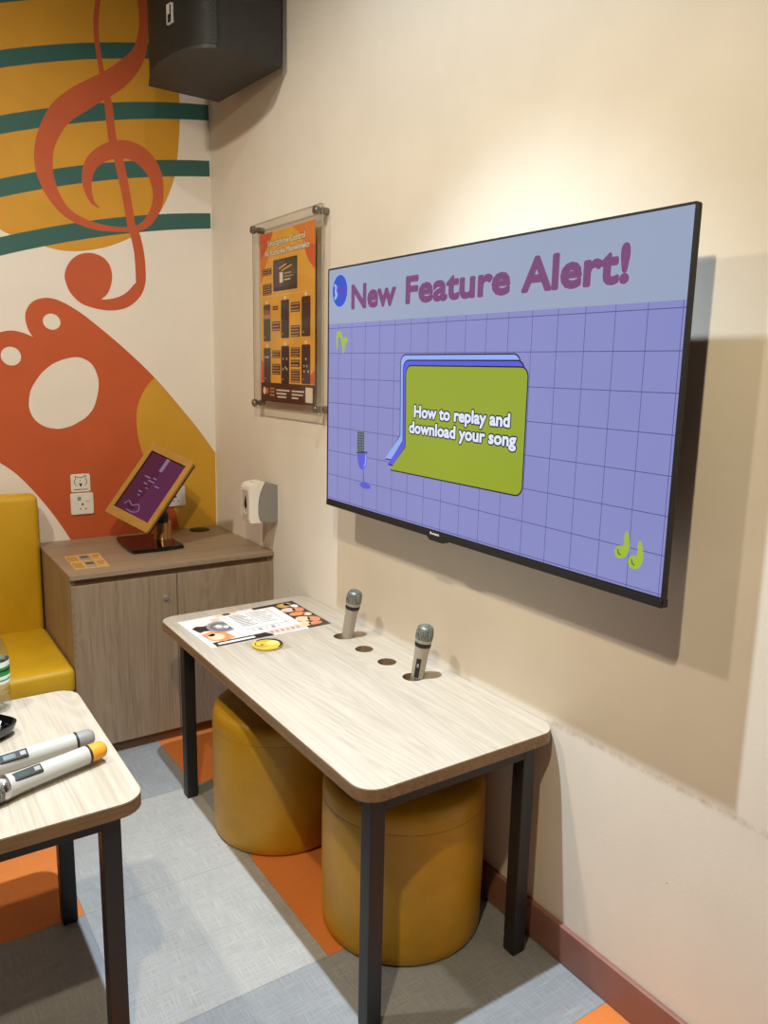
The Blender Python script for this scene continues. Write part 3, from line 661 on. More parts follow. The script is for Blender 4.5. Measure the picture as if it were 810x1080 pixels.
# ---------------------------------------------------------------- soap dispenser
ds = thing('hand_sanitizer_dispenser', (0, -.588, .81), 'white and grey hand sanitizer dispenser fixed to the cream wall above the cabinet', 'dispenser')
PXZ = lambda y0: (lambda u, v, d: (u, y0-d, v))
curve = smooth_path([(-.0535, .966), (-.062, .952), (-.074, .925), (-.0810, .895), (-.0825, .865), (-.0815, .840), (-.076, .820), (-.0690, .8115)], 4)
g = Geo().plate([smooth_path([(-.004, .952), (-.02, .957), (-.05, .961)], 3) + [(p[0]-.004, min(p[1], .960)) for p in curve] + [(-.068, .815), (0, .806), (0, .950)]], PXZ(-.5505), 0, .068)
g.build('back_body', M_grey, ds)
cover = curve[:1] + [(-.062, .968), (-.080, .9665)] + smooth_path([(-.100, .963), (-.1135, .956), (-.1185, .944)], 4) + [(-.1190, .83), (-.1165, .816), (-.111, .8125)] + curve[::-1][:-1]
g = Geo().plate([cover], PXZ(-.5475), 0, .074)
g.build('front_cover', M_white, ds)
g = Geo()
PFR = lambda u, v, d: (-.1190-d, -u, v)
g.plate([rrect(.560, .6125, .823, .936, .003)], PFR, -.002, .0008)
g.build('front_label', plain('silver_label', '#c2b9ac', rough=.4), ds)
Geo().plate([smooth_path([(.590, .917), (.582, .900), (.579, .880), (.584, .868), (.590, .866), (.596, .868), (.600, .880), (.597, .900)], 3, True)], PFR, .0009, .0013).build('window', M_blackgl, ds)
g = Geo().box(-.095, -.070, -.600, -.574, .9655, .9705, bev=.002)
g.build('lock', M_white, ds)
Geo().ribbon(smooth_path([(.574, .872, .003), (.578, .852, .004), (.590, .846, .004), (.601, .854, .003)], 4), PFR, .0009, .0022).build('push_lever', M_white, ds)

# ---------------------------------------------------------------- wall plates
def square_plate(name, x0, x1, z0, z1, label, cat, th=.008, r=.006):
    t = thing(name, ((x0+x1)/2, 0, (z0+z1)/2), label, cat)
    g = Geo()
    g.plate([rrect(x0, x1, z0, z1, r)], PW, .0012, th*.6)
    g.plate([rrect(x0+.002, x1-.002, z0+.002, z1-.002, r)], PW, th*.6, th)
    g.build('face_plate', M_white, t)
    return t
M_ink = plain('black_ink', '#181616', rough=.6)
M_switch = plain('ivory_switch', '#f2eee4', rough=.3)
def socket(x0, x1, z0, z1, label):
    t = square_plate('power_socket', x0, x1, z0, z1, label, 'socket')
    w = x1-x0; h = z1-z0
    s = Geo().plate([rrect(x0+.62*w, x0+.80*w, z0+.63*h, z0+.84*h, .002)], PW, .008, .0115).build('rocker_switch', M_switch, t)
    g = Geo()
    for a, b, c, d in ((.46, .54, .44, .52), (.36, .44, .25, .285), (.60, .68, .25, .285)):
        g.plate([rrect(x0+a*w, x0+b*w, z0+c*h, z0+d*h, .0005)], PW, .0081, .0086)
    g.build('pin_slots', M_ink, t)
    g = Geo()
    for c in (.77, .68):
        g.plate([rrect(x0+.29*w, x0+.45*w, z0+c*h, z0+(c+.045)*h, .0005)], PW, .0081, .0086)
    g.build('usb_ports', M_ink, t)
    return t
socket(-.6235, -.5345, .7855, .8735, 'white power socket with switch and USB slots, below the cat-face sign')
socket(-.2350, -.1465, .7870, .8745, 'white power socket on the mustard wall, half hidden behind the tilted touchscreen')
sg = square_plate('socket_sign', -.619, -.5435, .8775, .9515, 'small square white sign with a cat-face outline above the power socket', 'sign', .004, .008)
g = Geo()
cx, cz = -.5815, .921
g.ribbon(smooth_path([(cx-.013, cz-.019, .0012), (cx-.021, cz-.010, .0022), (cx-.0235, cz+.003, .0022), (cx-.018, cz+.012, .0020), (cx-.020, cz+.022, .0022), (cx-.010, cz+.017, .0022), (cx, cz+.0155, .0024), (cx+.010, cz+.018, .0022), (cx+.020, cz+.024, .0022), (cx+.020, cz+.012, .0022), (cx+.024, cz+.002, .0022), (cx+.021, cz-.011, .0022), (cx+.014, cz-.018, .0012)], 4), PW, .004, .0044)
g.plate([[(cx, cz-.023), (cx-.005, cz-.013), (cx-.0055, cz-.006), (cx, cz-.009), (cx+.0055, cz-.006), (cx+.005, cz-.013)]], PW, .004, .0044)
g.plate([circle(cx-.001, cz+.004, .0022, n=10)], PW, .004, .0044)
g.text('POWER POINT', PW, -.6080, -.5540, .8865, .0042, .0044, 0, .0003)
g.build('printed_mark', M_ink, sg, recalc=False)

# ---------------------------------------------------------------- corner cabinet
HC = .684
cb = thing('corner_cabinet', (-.38, -.29, 0), 'low two-door oak-laminate cabinet in the corner under the mural', 'cabinet')
g = Geo()
g.box(-.7575, -.740, -.561, -.006, 0, HC-.0165)
g.box(-.0185, -.001, -.561, -.006, 0, HC-.0165)
g.box(-.740, -.0185, -.56, -.006, .040, .058)
g.box(-.740, -.0185, -.018, -.006, .058, HC-.0165)
g.build('carcass', M_door, cb)
g = Geo()
g.plate([[(-.0010, -.004), (-.7600, -.004), (-.7600, -.578), (-.7535, -.5835), (-.0010, -.5835)]], PH(HC-.016), 0, .016)
g.build('countertop', M_ctop, cb)
Geo().box(-.7400, -.0015, -.560, -.545, HC-.044, HC-.016).build('shadow_rail', M_kick, cb)
Geo().box(-.7400, -.0015, -.562, -.546, 0, .041).build('kickboard', M_kick, cb)
for x0, x1 in ((-.7575, -.3905), (-.3880, -.003)):
    d = Geo().box(x0, x1, -.580, -.563, .0430, HC-.0395, bev=.0012).build('door', M_door, cb)
    if x0 < -.5:
        mt = Matrix.Translation((-.4330, -.580, .560)) @ Matrix.Rotation(PI/2, 4, 'X')
        Geo().lathe([(.0095, 0), (.0095, .004), (.0085, .006), (.003, .0065)], mt, 20).build('lock', plain('lock_nickel', '#a9a6a0', rough=.35, metal=.4), d, smooth=40)
g = Geo().lathe([(.044, HC), (.044, HC+.002), (.042, HC+.003), (.0, HC+.003)], Matrix.Translation((-.108, -.066, 0)), 28, cap=False)
g.box(-.124, -.092, -.092, -.06, HC+.003, HC+.0036, bev=.0004)
g.build('cable_grommet', M_blackpl, cb, smooth=40)

# gold sticker
st = Geo()
PS = lambda u, v, d: (u, v, HC + .0003 + d)
a0 = [(-.7213, -.5014), (-.7167, -.2828), (-.5905, -.2839), (-.6062, -.5057)]
def sq(u, v):      # u across, v from the back to the front
    b = [(a0[1][i]*(1-u) + a0[2][i]*u) for i in (0, 1)]; f = [(a0[0][i]*(1-u) + a0[3][i]*u) for i in (0, 1)]
    return (b[0]*(1-v) + f[0]*v, b[1]*(1-v) + f[1]*v)
def sqr(u0, u1, v0, v1, d, k): st.plate([[sq(u0, v0), sq(u0, v1), sq(u1, v1), sq(u1, v0)]], PS, d, d, k)
st.plate([[sq(0, 0), sq(0, 1), sq(1, 1), sq(1, 0)]], PS, -.0002, 0, 0)
for v0 in (.06, .53):
    sqr(.36, .68, v0, v0+.40, .0001, 1); sqr(.40, .64, v0+.06, v0+.22, .0002, 2)
    for k in range(4): sqr(.04+.07*k, .08+.07*k, v0+.02, v0+.38, .0001, 3)
    sqr(.74, .96, v0+.06, v0+.13, .0001, 3); sqr(.74, .90, v0+.2, v0+.26, .0001, 3)
tag(st.build('instruction_sticker', [plain('sticker_gold', '#d9b068', rough=.45), plain('sticker_pale', '#a99f8c', rough=.5), plain('sticker_grey', '#5f584c', rough=.5), plain('sticker_brown', '#a3762c', rough=.5)], recalc=False),
    'gold instruction sticker lying on the front left of the cabinet top', 'sticker')

# ---------------------------------------------------------------- touchscreen
ts = thing('touchscreen_terminal', (-.375, -.235, HC), 'tilted touchscreen terminal with an amber frame on a black foot, on the cabinet', 'touchscreen')
g = Geo()
foot = smooth_path([(-.478, -.115), (-.492, -.25), (-.488, -.365), (-.462, -.378), (-.37, -.380), (-.300, -.372), (-.283, -.355), (-.285, -.24), (-.290, -.115), (-.310, -.100), (-.455, -.100)], 3, True)
fc = (-.385, -.24)
ins = lambda k: [(fc[0]+(p[0]-fc[0])*k, fc[1]+(p[1]-fc[1])*k) for p in foot]
g.plate([ins(.985)], PH(HC+.0005), 0, .004); g.plate([foot], PH(HC+.0045), 0, .006); g.plate([ins(.97)], PH(HC+.0105), 0, .0045)
g.build('foot', M_blackgl, ts)
Rt = Matrix(((.4945, .6193, -.6099), (-.8162, .0895, -.5708), (-.299, .78, .5497))).to_4x4()
Tc = Vector((-.3848, -.28, .9238))
MS = Matrix.Translation(Tc) @ Rt
W, HT = .2164, .3303
PM = lambda u, v, d: tuple(MS @ Vector((u, v, d)))
npos = (-.318, -.205)
g = Geo().lathe([(.038, HC+.0145), (.036, HC+.018), (.036, HC+.075), (.034, HC+.082)], Matrix.Translation((npos[0], npos[1], 0)), 32)
g.build('neck', plain('bronze_neck', '#b98a55', rough=.3, metal=.85), ts, smooth=40)
back = MS @ Vector((0, -.03, -.030))
g = Geo().tube([(npos[0], npos[1], HC+.070), (npos[0], npos[1], HC+.105), tuple(Vector((npos[0], npos[1], HC+.13)).lerp(back, .5)), tuple(back)], .027, 20)
g.build('tilt_hinge', M_blackpl, ts, smooth=50)
g = Geo()
g.plate([rrect(-W/2+.004, W/2-.004, -HT/2+.004, HT/2-.004, .006)], PM, -.026, -.010)
g.plate([rrect(-W/2+.03, W/2-.03, -HT/2+.05, HT/2-.06, .02)], PM, -.036, -.026)
g.build('rear_shell', M_blackpl, ts)
g = Geo()
scr = [(-W/2+.020, -HT/2+.036), (W/2-.022, -HT/2+.036), (W/2-.022, HT/2-.030), (-W/2+.020, HT/2-.030)]
g.plate([rrect(-W/2, W/2, -HT/2, HT/2, .007), scr], PM, -.010, .003)
g.plate([circle(W/2-.010, -.02, .0016, n=10)], PM, .003, .0033, 1)
g.build('amber_frame', [plain('amber_bronze_frame', '#c9964a', rough=.32, metal=.45), M_blackpl], ts)
g = Geo()
g.plate([[(p[0]*1.002, p[1]*1.002) for p in scr]], PM, -.0095, -.002, 0)
bw = .002
TE = [emit('tablet_plum', '#57243a', .85, .15), emit('tablet_violet', '#5e2a48', .9, .15), emit('tablet_pale', '#8f7b92', .8, .15), emit('tablet_dark', '#331a2a', .6, .15), M_blackgl]
u0, v0 = scr[0]; u1, v1 = scr[2]
def tq(a, b, c, d, e, k): g.plate([[(u0+a*(u1-u0), v0+c*(v1-v0)), (u0+b*(u1-u0), v0+c*(v1-v0)), (u0+b*(u1-u0), v0+d*(v1-v0)), (u0+a*(u1-u0), v0+d*(v1-v0))]], PM, e, e, k)
tpt = lambda a, b: (u0+a*(u1-u0), v0+b*(v1-v0))
g.plate([[tpt(.45, 0), tpt(1, 0), tpt(1, 1), tpt(.55, 1)]], PM, -.0017, -.0017, 1)
tq(.46, .55, .76, .985, -.0014, 2)
for a, b, w in ((.22, .60, .16), (.36, .56, .18), (.30, .50, .10), (.42, .44, .06), (.30, .36, .10), (.34, .30, .06), (.44, .62, .1), (.60, .52, .12)):
    tq(a, a+w, b, b+.018, -.0014, 2)
g.ribbon(smooth_path([(*tpt(.18, .10), .003), (*tpt(.25, .17), .003), (*tpt(.38, .13), .003), (*tpt(.52, .18), .003), (*tpt(.60, .09), .003), (*tpt(.48, .04), .003), (*tpt(.3, .04), .003)], 4), PM, -.0017, -.0012, 2)
g.ribbon(smooth_path([(*tpt(.26, .12), .003), (*tpt(.36, .085), .004), (*tpt(.50, .11), .003)], 4), PM, -.0017, -.0012, 3)
tq(0, .03, 0, 1, -.0014, 4); tq(0, 1, .985, 1, -.0014, 4)
g.build('display', TE, ts, recalc=False)

# ---------------------------------------------------------------- bench
be = thing('corner_bench', (-1.6, -.33, 0), 'mustard padded bench with a tall backrest beside the cabinet at the left edge', 'bench')
def cushion(x0, x1, y0, y1, z0, z1, r, puff, mat=None):
    bm = bmesh.new()
    bmesh.ops.create_cube(bm, size=1.0)
    for v in bm.verts: v.co = Vector(((x0+x1)/2+v.co.x*(x1-x0), (y0+y1)/2+v.co.y*(y1-y0), (z0+z1)/2+v.co.z*(z1-z0)))
    bmesh.ops.bevel(bm, geom=list(bm.edges), offset=r, segments=4, profile=.5, affect='EDGES')
    bmesh.ops.subdivide_edges(bm, edges=[e for e in bm.edges if e.calc_length() > .12], cuts=10, use_grid_fill=True)
    c = Vector(((x0+x1)/2, (y0+y1)/2, (z0+z1)/2)); hx, hy, hz = (x1-x0)/2, (y1-y0)/2, (z1-z0)/2
    for v in bm.verts:
        a, b, e = (v.co.x-c.x)/hx, (v.co.y-c.y)/hy, (v.co.z-c.z)/hz
        f = [max(0, 1-t*t) for t in (a, b, e)]
        if abs(e) > .85: v.co.z += math.copysign(puff*f[0]*f[1], e)
        if abs(b) > .85: v.co.y += math.copysign(puff*f[0]*f[2], b)
    return Geo().bm(bm, 0, mat)
cushion(-1.60, -.7600, -.600, -.085, .268, .363, .022, .006).build('seat_cushion', M_bench, be, smooth=50)
cushion(-2.45, -1.604, -.600, -.085, .268, .363, .022, .006).build('seat_cushion', M_bench, be, smooth=50)
for x0, x1 in ((-1.60, -.7625), (-2.45, -1.604)):
    mt = Matrix.Translation((0, -.012, .30)) @ Matrix.Rotation(math.radians(2.0), 4, 'X') @ Matrix.Translation((0, .012, -.30))
    cushion(x0, x1, -.092, -.012, .30, .897, .024, .006, mt).build('backrest', M_bench, be, smooth=50)
g = Geo().box(-2.45, -.762, -.560, -.02, .03, .268, bev=.003)
g.box(-2.43, -.78, -.53, -.03, 0, .03)
g.build('base', M_kick, be)

# ---------------------------------------------------------------- tables
M_line = plain('laminate_edge_line', '#4a3b2e', rough=.6)
def holes_slab(x0, x1, y0, y1, r, z0, z1, holes, edge_m):
    g = Geo()
    out = rrect(x0, x1, y0, y1, r, 8)
    lo = [circle(hx, hy, hr, n=28) for hx, hy, hr in holes]
    g.plate([out] + lo, PH(z0), 0, z1-z0-.0014, 1)
    ir = [(p[0], p[1]) for p in rrect(x0+.0012, x1-.0012, y0+.0012, y1-.0012, r-.001, 8)]
    g.plate([ir] + lo, PH(z1-.0014), 0, .0014, 0, 2)
    return g
def table(name, x0, x1, y0, y1, r, ht, th, legs, lw, holes, label, edge):
    t = thing(name, ((x0+x1)/2, (y0+y1)/2, 0), label, 'table')
    top = holes_slab(x0, x1, y0, y1, r, ht-th, ht, holes, edge).build('tabletop', [M_ltop, edge, M_line], t)
    for (lx, ly) in legs:
        lg = Geo().box(lx, lx+lw, ly, ly+lw, .004, ht-th, bev=.0015).build('leg', M_black, t)
        Geo().box(lx+.002, lx+lw-.002, ly+.002, ly+lw-.002, 0, .005).build('foot_cap', M_blackpl, lg)
    xs = sorted(set(l[0] for l in legs)); ys = sorted(set(l[1] for l in legs))
    for y in ys:
        Geo().box(xs[0]+lw, xs[-1], y, y+.024, ht-th-.030, ht-th, bev=.001).build('rail', M_black, t)
    for x in xs:
        Geo().box(x, x+.024, ys[0]+lw, ys[-1], ht-th-.030, ht-th, bev=.001).build('rail', M_black, t)
    return t
HTB = .576
HOLES = [(-.1125, -1.3003, .0285), (-.1148, -1.4285, .0270), (-.1137, -1.5480, .0270), (-.1148, -1.6758, .0285)]
con = table('console_table', -.5448, -.0008, -2.1067, -.8431, .052, HTB, .028,
      [(-.5175, -2.0913), (-.5175, -1.0037), (-.0969, -2.0913), (-.0969, -1.0037)], .036, HOLES,
      'pale wood-top table on black legs against the wall under the television', M_edge)
for hx, hy, hr in HOLES:
    Geo().lathe([(hr+.0025, HTB-.0285), (hr+.0025, HTB-.098), (0, HTB-.098)], Matrix.Translation((hx, hy, 0)), 28, cap=False).lathe(
        [(hr-.0002, HTB-.0285), (hr-.0005, HTB-.092), (.0, HTB-.092)], Matrix.Translation((hx, hy, 0)), 28, cap=False).lathe(
        [(hr-.0002, HTB-.0285), (hr+.0025, HTB-.0285)], Matrix.Translation((hx, hy, 0)), 28, cap=False).build('microphone_cup', plain('cup_plastic', '#59544c', rough=.6), con, smooth=40)
ltb = table('side_table', -2.10, -.9030, -1.8930, -1.2830, .050, HTB, .028,
      [(-.985, -1.870), (-.985, -1.405), (-2.054, -1.870), (-2.054, -1.405)], .036, [],
      'pale wood-top table on black legs in the left foreground, holding two white microphones', M_edgex)

# ---------------------------------------------------------------- stools
def stool(x, y, r, h, label):
    t = thing('round_stool', (x, y, 0), label, 'stool', None)
    mt = Matrix.Translation((x, y, 0))
    prof = [(r-.004, .003), (r-.001, .008), (r, .03), (r+.0015, .15), (r+.0015, .28), (r+.0008, h-.062), (r+.0003, h-.0555)]
    Geo().lathe(prof, mt, 72).build('body', M_stool, t, smooth=60)
    top = [(r+.0003, h-.0555), (r+.0005, h-.050), (r-.0005, h-.026), (r-.005, h-.010), (r-.014, h-.002), (r-.04, h+.001), (r-.1, h+.003), (.001, h+.004)]
    Geo().lathe(top, mt, 72).build('cushion', M_stool, t, smooth=60)
    ring = [(x+(r+.0004)*math.cos(2*PI*k/72), y+(r+.0004)*math.sin(2*PI*k/72), h-.0555) for k in range(73)]
    Geo().tube(ring,    .0008, 6).build('seam', M_seam, t, smooth=60)
    Geo().lathe([(r-.008, 0), (r-.008, .006)], mt, 48).build('base_ring', M_blackpl, t)
    return t
stool(-.3080, -1.2600, .2035, .398, 'mustard round stool under the middle of the wall table, farther from the camera')
stool(-.2300, -1.8060, .2060, .402, 'mustard round stool under the near end of the wall table, behind its front leg')

# ---------------------------------------------------------------- wired microphones in the holes
def mesh_mat(name, c, s):
    m, nt, b = new_mat(name)
    v = coords(nt)
    vo = N(nt, 'ShaderNodeTexVoronoi', i_Scale=s, i_Randomness=.25); nt.links.new(v, vo.inputs['Vector'])
    nt.links.new(ramp(nt, vo.outputs['Distance'], [(.25, srgb(c)), (.55, srgb(c, .25))]), b.inputs['Base Color'])
    b.inputs['Metallic'].default_value = .45; b.inputs['Roughness'].default_value = .42
    bump(nt, b, vo.outputs['Distance'], -.6, .002)
    return m
M_gril = mesh_mat('wire_mesh_grille', '#a3a6a1', 300.0)
M_champ = plain('champagne_metal', '#a89f90', rough=.38, metal=.35, var=.03)
def table_mic(hole, top, label, swang):
    hx, hy, hr = hole
    bot = Vector((hx, hy, HTB-.086)); 
    tp = Vector(top)
    ax = (tp-bot).normalized(); L = (tp-bot).length
    q = ax.to_track_quat('Z', 'Y').to_matrix().to_4x4()
    t = thing('handheld_microphone', tuple(bot), label, 'microphone', None)
    mt = Matrix.Translation(bot) @ q @ Matrix.Rotation(swang, 4, 'Z')
    Geo().lathe([(.0135, .002), (.0155, .006), (.0165, .06), (.0192, L-.080), (.0214, L-.058)], mt, 28).build('handle', M_champ, t, smooth=40)
    Geo().lathe([(.0208, L-.0605), (.0222, L-.057), (.0222, L-.050), (.0210, L-.0475)], mt, 28).build('collar', M_blackpl, t, smooth=30)
    Geo().lathe([(.0214, L-.0475), (.0236, L-.041), (.0232, L-.038)], mt, 28).build('grille_ring', M_champ, t, smooth=40)
    Geo().lathe([(.0230, L-.040), (.0240, L-.034), (.0240, L-.026), (.0228, L-.014), (.0208, L-.006), (.0160, L-.0014), (.006, L), (.0005, L)], mt, 28).build('grille', M_gril, t, smooth=60)
    g = Geo().box(-.0065, .0065, .0140, .0197, L-.145, L-.090, bev=.0018, mat=mt)
    sw = g.build('switch_plate', M_blackpl, t)
    Geo().box(-.003, .003, .0190, .0215, L-.115, L-.105, bev=.0008, mat=mt).build('slide_switch', M_grey, sw)
    return t
table_mic(HOLES[0], (-.0950, -1.3440, .7320), 'champagne-grey microphone standing in the table hole nearest the menu sheet', math.radians(-105))
table_mic(HOLES[3], (-.0940, -1.7010, .7270), 'champagne-grey microphone standing in the table hole farthest from the menu sheet', math.radians(90))

# ---------------------------------------------------------------- menu sheet
mc = [(-.5056, -.918), (-.0795, -.890), (-.0821, -1.177), (-.4967, -1.192)]
def mq(u, v):
    a = [mc[0][i]*(1-u)+mc[1][i]*u for i in (0, 1)]; b = [mc[3][i]*(1-u)+mc[2][i]*u for i in (0, 1)]
    return (a[0]*(1-v)+b[0]*v, a[1]*(1-v)+b[1]*v)
g = Geo()
PTB = lambda u, v, d: (u, v, HTB+.0004+d)
MM = [plain('menu_white', '#eceae8', rough=.3), plain('menu_black', '#241d1d', rough=.3), plain('menu_salmon', '#d98a5c', rough=.35, var=.35, vs=60), plain('menu_cream', '#e6c9a8', rough=.35, var=.2, vs=60),
      plain('menu_pink', '#e4c4bc', rough=.35, var=.1, vs=50), plain('menu_grey', '#8f8b8c', rough=.4, var=.3, vs=70), plain('menu_ink', '#6a6468', rough=.4), plain('menu_gold', '#c9a25a', rough=.4, var=.3, vs=60)]
def ml(loop, d, k): g.plate([[mq(*p) for p in loop]], PTB, d*.0001, d*.0001, k)
def mr(a, b, c, d, h, k): ml([(a, c), (b, c), (b, d), (a, d)], h, k)
def me_(cu, cv, ru, rv, h, k, n=18): ml(circle(cu, cv, ru, rv, n), h, k)
g.plate([[mq(0, 0), mq(1, 0), mq(1, 1), mq(0, 1)]], PTB, -.0003, 0, 0)
mr(.80, 1, 0, 1, 1, 1); mr(.62, .80, 0, .10, 1, 1); mr(.04, .50, .86, 1, 1, 1); mr(.84, 1, .93, 1, 2, 1)
mr(.30, .48, 0, .10, 1, 3); mr(.36, .42, .01, .08, 2, 1)
ml([(.03, .32), (.08, .26), (.13, .30), (.18, .27), (.20, .40), (.15, .50), (.09, .47), (.05, .50)], 1, 1)
ml([(.04, .56), (.14, .50), (.22, .62), (.24, .82), (.14, .88), (.05, .80)], 2, 2)
me_(.12, .70, .06, .11, 3, 3); me_(.10, .62, .03, .05, 3, 7)
me_(.24, .42, .11, .20, 3, 5); me_(.24, .42, .085, .15, 4, 6); me_(.24, .42, .06, .11, 5, 5)
me_(.225, .40, .025, .05, 6, 0); me_(.27, .45, .02, .04, 6, 0)
ml([(.22, .12), (.34, .10), (.35, .20), (.23, .22)], 4, 4)
mr(.30, .79, .08, .80, 5, 0)
for k in range(9):
    mr(.38, .38+.09+.02*(k % 3), .14+.05*k, .158+.05*k, 6, 6)
for k in range(8):
    mr(.55, .55+.10+.02*((k*2) % 3), .14+.055*k, .155+.055*k, 6, 5)
mr(.53, .534, .12, .62, 6, 6); mr(.72, .724, .1, .78, 6, 6); mr(.36, .72, .66, .672, 6, 6)
for k in range(6): mr(.32, .345, .16+.08*k, .19+.08*k, 6, 4)
for k in range(5): mr(.40+.055*k, .43+.055*k, .70, .77, 6, 5 if k % 2 else 4)
ml([(.46, .84), (.70, .82), (.80, .88), (.78, .97), (.60, .99), (.50, .96)], 4, 4)
for k in range(6): mr(.50+.045*k, .525+.045*k, .87, .93, 5, 2 if k % 2 else 5)
mr(.07, .36, .905, .955, 5, 0)
for cu, cv, ru, rv, k in ((.88, .12, .06, .08, 7), (.92, .10, .03, .05, 3), (.86, .30, .06, .08, 4), (.94, .34, .05, .08, 2), (.88, .48, .07, .07, 2), (.95, .55, .035, .06, 3), (.86, .68, .06, .09, 3), (.94, .74, .05, .09, 2), (.80, .84, .07, .09, 3), (.90, .88, .06, .05, 2), (.955, .20, .03, .06, 0)):
    me_(cu, cv, ru, rv, 3, k)
tag(g.build('menu_sheet', MM, recalc=False), 'printed food menu sheet lying flat on the far end of the wall table', 'menu')

# round yellow coaster in a clear square
cs = thing('coaster', (-.348, -1.257, HTB), 'round yellow badge-like coaster with a dark rim beside the menu sheet', 'coaster')
g = Geo().plate([rrect(-.402, -.294, -1.311, -1.203, .008)], PH(HTB+.0004), 0, .0016)
g.build('clear_pad', M_acr, cs)
PC = PH(HTB+.0021)
g = Geo()
g.plate([circle(-.348, -1.257, .046, n=40)], PC, 0, .004, 0)
g.plate([[(-.348+.0455*math.cos(a), -1.257+.0455*math.sin(a)) for a in [math.radians(t) for t in range(-70, 116, 6)]] + [(-.353+.041*math.cos(a), -1.260+.040*math.sin(a)) for a in [math.radians(t) for t in range(115, -71, -6)]]], PC, .0040, .0043, 1)
g.ribbon(smooth_path([(-.375, -1.232, .003), (-.384, -1.252, .003), (-.372, -1.273, .003), (-.355, -1.272, .002)], 4), PC, .0040, .0043, 1)
g.ribbon(smooth_path([(-.372, -1.232, .003), (-.356, -1.228, .003), (-.338, -1.236, .003)], 4), PC, .0040, .0043, 2)
g.plate([circle(-.366, -1.258, .006, .004, 12)], PC, .0040, .0044, 1)
g.plate([circle(-.330, -1.255, .020, .016, 20)], PC, .0040, .0042, 3)
g.build('disc', [plain('coaster_yellow', '#d9b13c', rough=.4), M_ink, plain('coaster_olive', '#9a7a22', rough=.5), plain('coaster_pale', '#eed888', rough=.4)], cs, recalc=False)

# ---------------------------------------------------------------- wireless microphones on the side table
M_pearl = plain('pearl_white_plastic', '#b7b6b0', rough=.3, var=.02, coat=.2)
M_lcd = plain('lcd_grey', '#36423f', rough=.2)
def wireless_mic(tail, d, R, label, capcol, dyz):
    ax = Vector((d[0], d[1], 0)).normalized()
    t = thing('wireless_microphone', (tail[0], tail[1], HTB), label, 'microphone', None)
    X = Vector((-ax.y, ax.x, 0))
    mt = Matrix((( X.x, 0, ax.x, tail[0]), (X.y, 0, ax.y, tail[1]), (0, 1, 0, HTB+.0262), (0, 0, 0, 1)))
    roll = Matrix.Rotation(dyz, 4, 'Z')
    mt = mt @ roll
    Geo().lathe([(.001, 0), (.012, .001), (.0168, .006), (.0182, .016), (.0186, .037)], mt, 28).build('end_cap', capcol, t, smooth=50)
    Geo().lathe([(.0184, .036), (.0194, .0365), (.0194, .0415), (.0184, .042)], mt, 28).build('black_ring', M_blackpl, t)
    Geo().lathe([(.0190, .041), (.0194, .10), (.0202, .150), (.0214, .185), (.0235, .206)], mt, 32).build('handle', M_pearl, t, smooth=40)
    p = Geo().box(-.0095, .0095, .0160, .0224, .140, .196, bev=.002, mat=mt).build('control_panel', M_ink, t)
    Geo().box(-.005, .005, .0218, .0238, .144, .156, bev=.001, mat=mt).build('slide_switch', M_grey, p)
    Geo().box(-.0055, .0055, .0218, .0228, .164, .188, bev=.0004, mat=mt).build('display', M_lcd, p)
    Geo().lathe([(.0238, .206), (.0253, .209), (.0253, .217), (.0244, .219)], mt, 32).build('chrome_collar', M_chrome, t, smooth=40)
    Geo().lathe([(.0244, .219), (.0252, .228), (.0240, .243), (.0215, .256), (.015, .264), (.0005, .267)], mt, 32).build('grille', M_gril, t, smooth=60)
    return t
wireless_mic((-.9400, -1.6335), (-1, -.17), .018, 'white wireless microphone with a grey end cap, the far one on the left table', M_grey, math.radians(-38))
wireless_mic((-.9330, -1.7010), (-1, -.305), .018, 'white wireless microphone with an orange end cap, the near one on the left table', plain('orange_cap', '#e8992a', rough=.4), math.radians(-30))

# black dish with a crumpled tissue
di = thing('black_dish', (-1.130, -1.475, HTB), 'small black rounded dish at the left edge on the left table', 'dish')
g = Geo()
cx, cy = -1.130, -1.470
for z, r0 in ((0, .040),): pass
prof = [(.0, .003), (.036, .003), (.050, .016), (.0555, .030), (.058, .0315), (.0575, .028), (.052, .013), (.040, 0), (.0, 0)]
nn = 48
vs, fs = [], []
for i in range(nn):
    a = 2*PI*i/nn
    sqf = 1/(abs(math.cos(a-.6))**4 + abs(math.sin(a-.6))**4)**.25
    for r, z in prof: vs.append((cx+r*sqf*math.cos(a)*.92, cy+r*sqf*math.sin(a)*.92, HTB+.0005+z))
kk = len(prof)
for i in range(nn):
    j = (i+1) % nn
    for q in range(kk-1): fs.append((i*kk+q, j*kk+q, j*kk+q+1, i*kk+q+1))
g.add(vs, fs)
g.build('bowl', M_blackgl, di, smooth=60)
bm = bmesh.new(); bmesh.ops.create_icosphere(bm, subdivisions=3, radius=1.0)
rr = random.Random(3)
for v in bm.verts:
    k = 1 + .45*(rr.random()-.5)
    v.co = Vector((cx + v.co.x*.030*k, cy + v.co.y*.026*k, HTB+.0235 + v.co.z*.017*k))
tag(Geo().bm(bm).build('crumpled_tissue', plain('tissue_white', '#eeeeee', rough=.9), smooth=20), 'crumpled white tissue lying in the black dish', 'tissue')

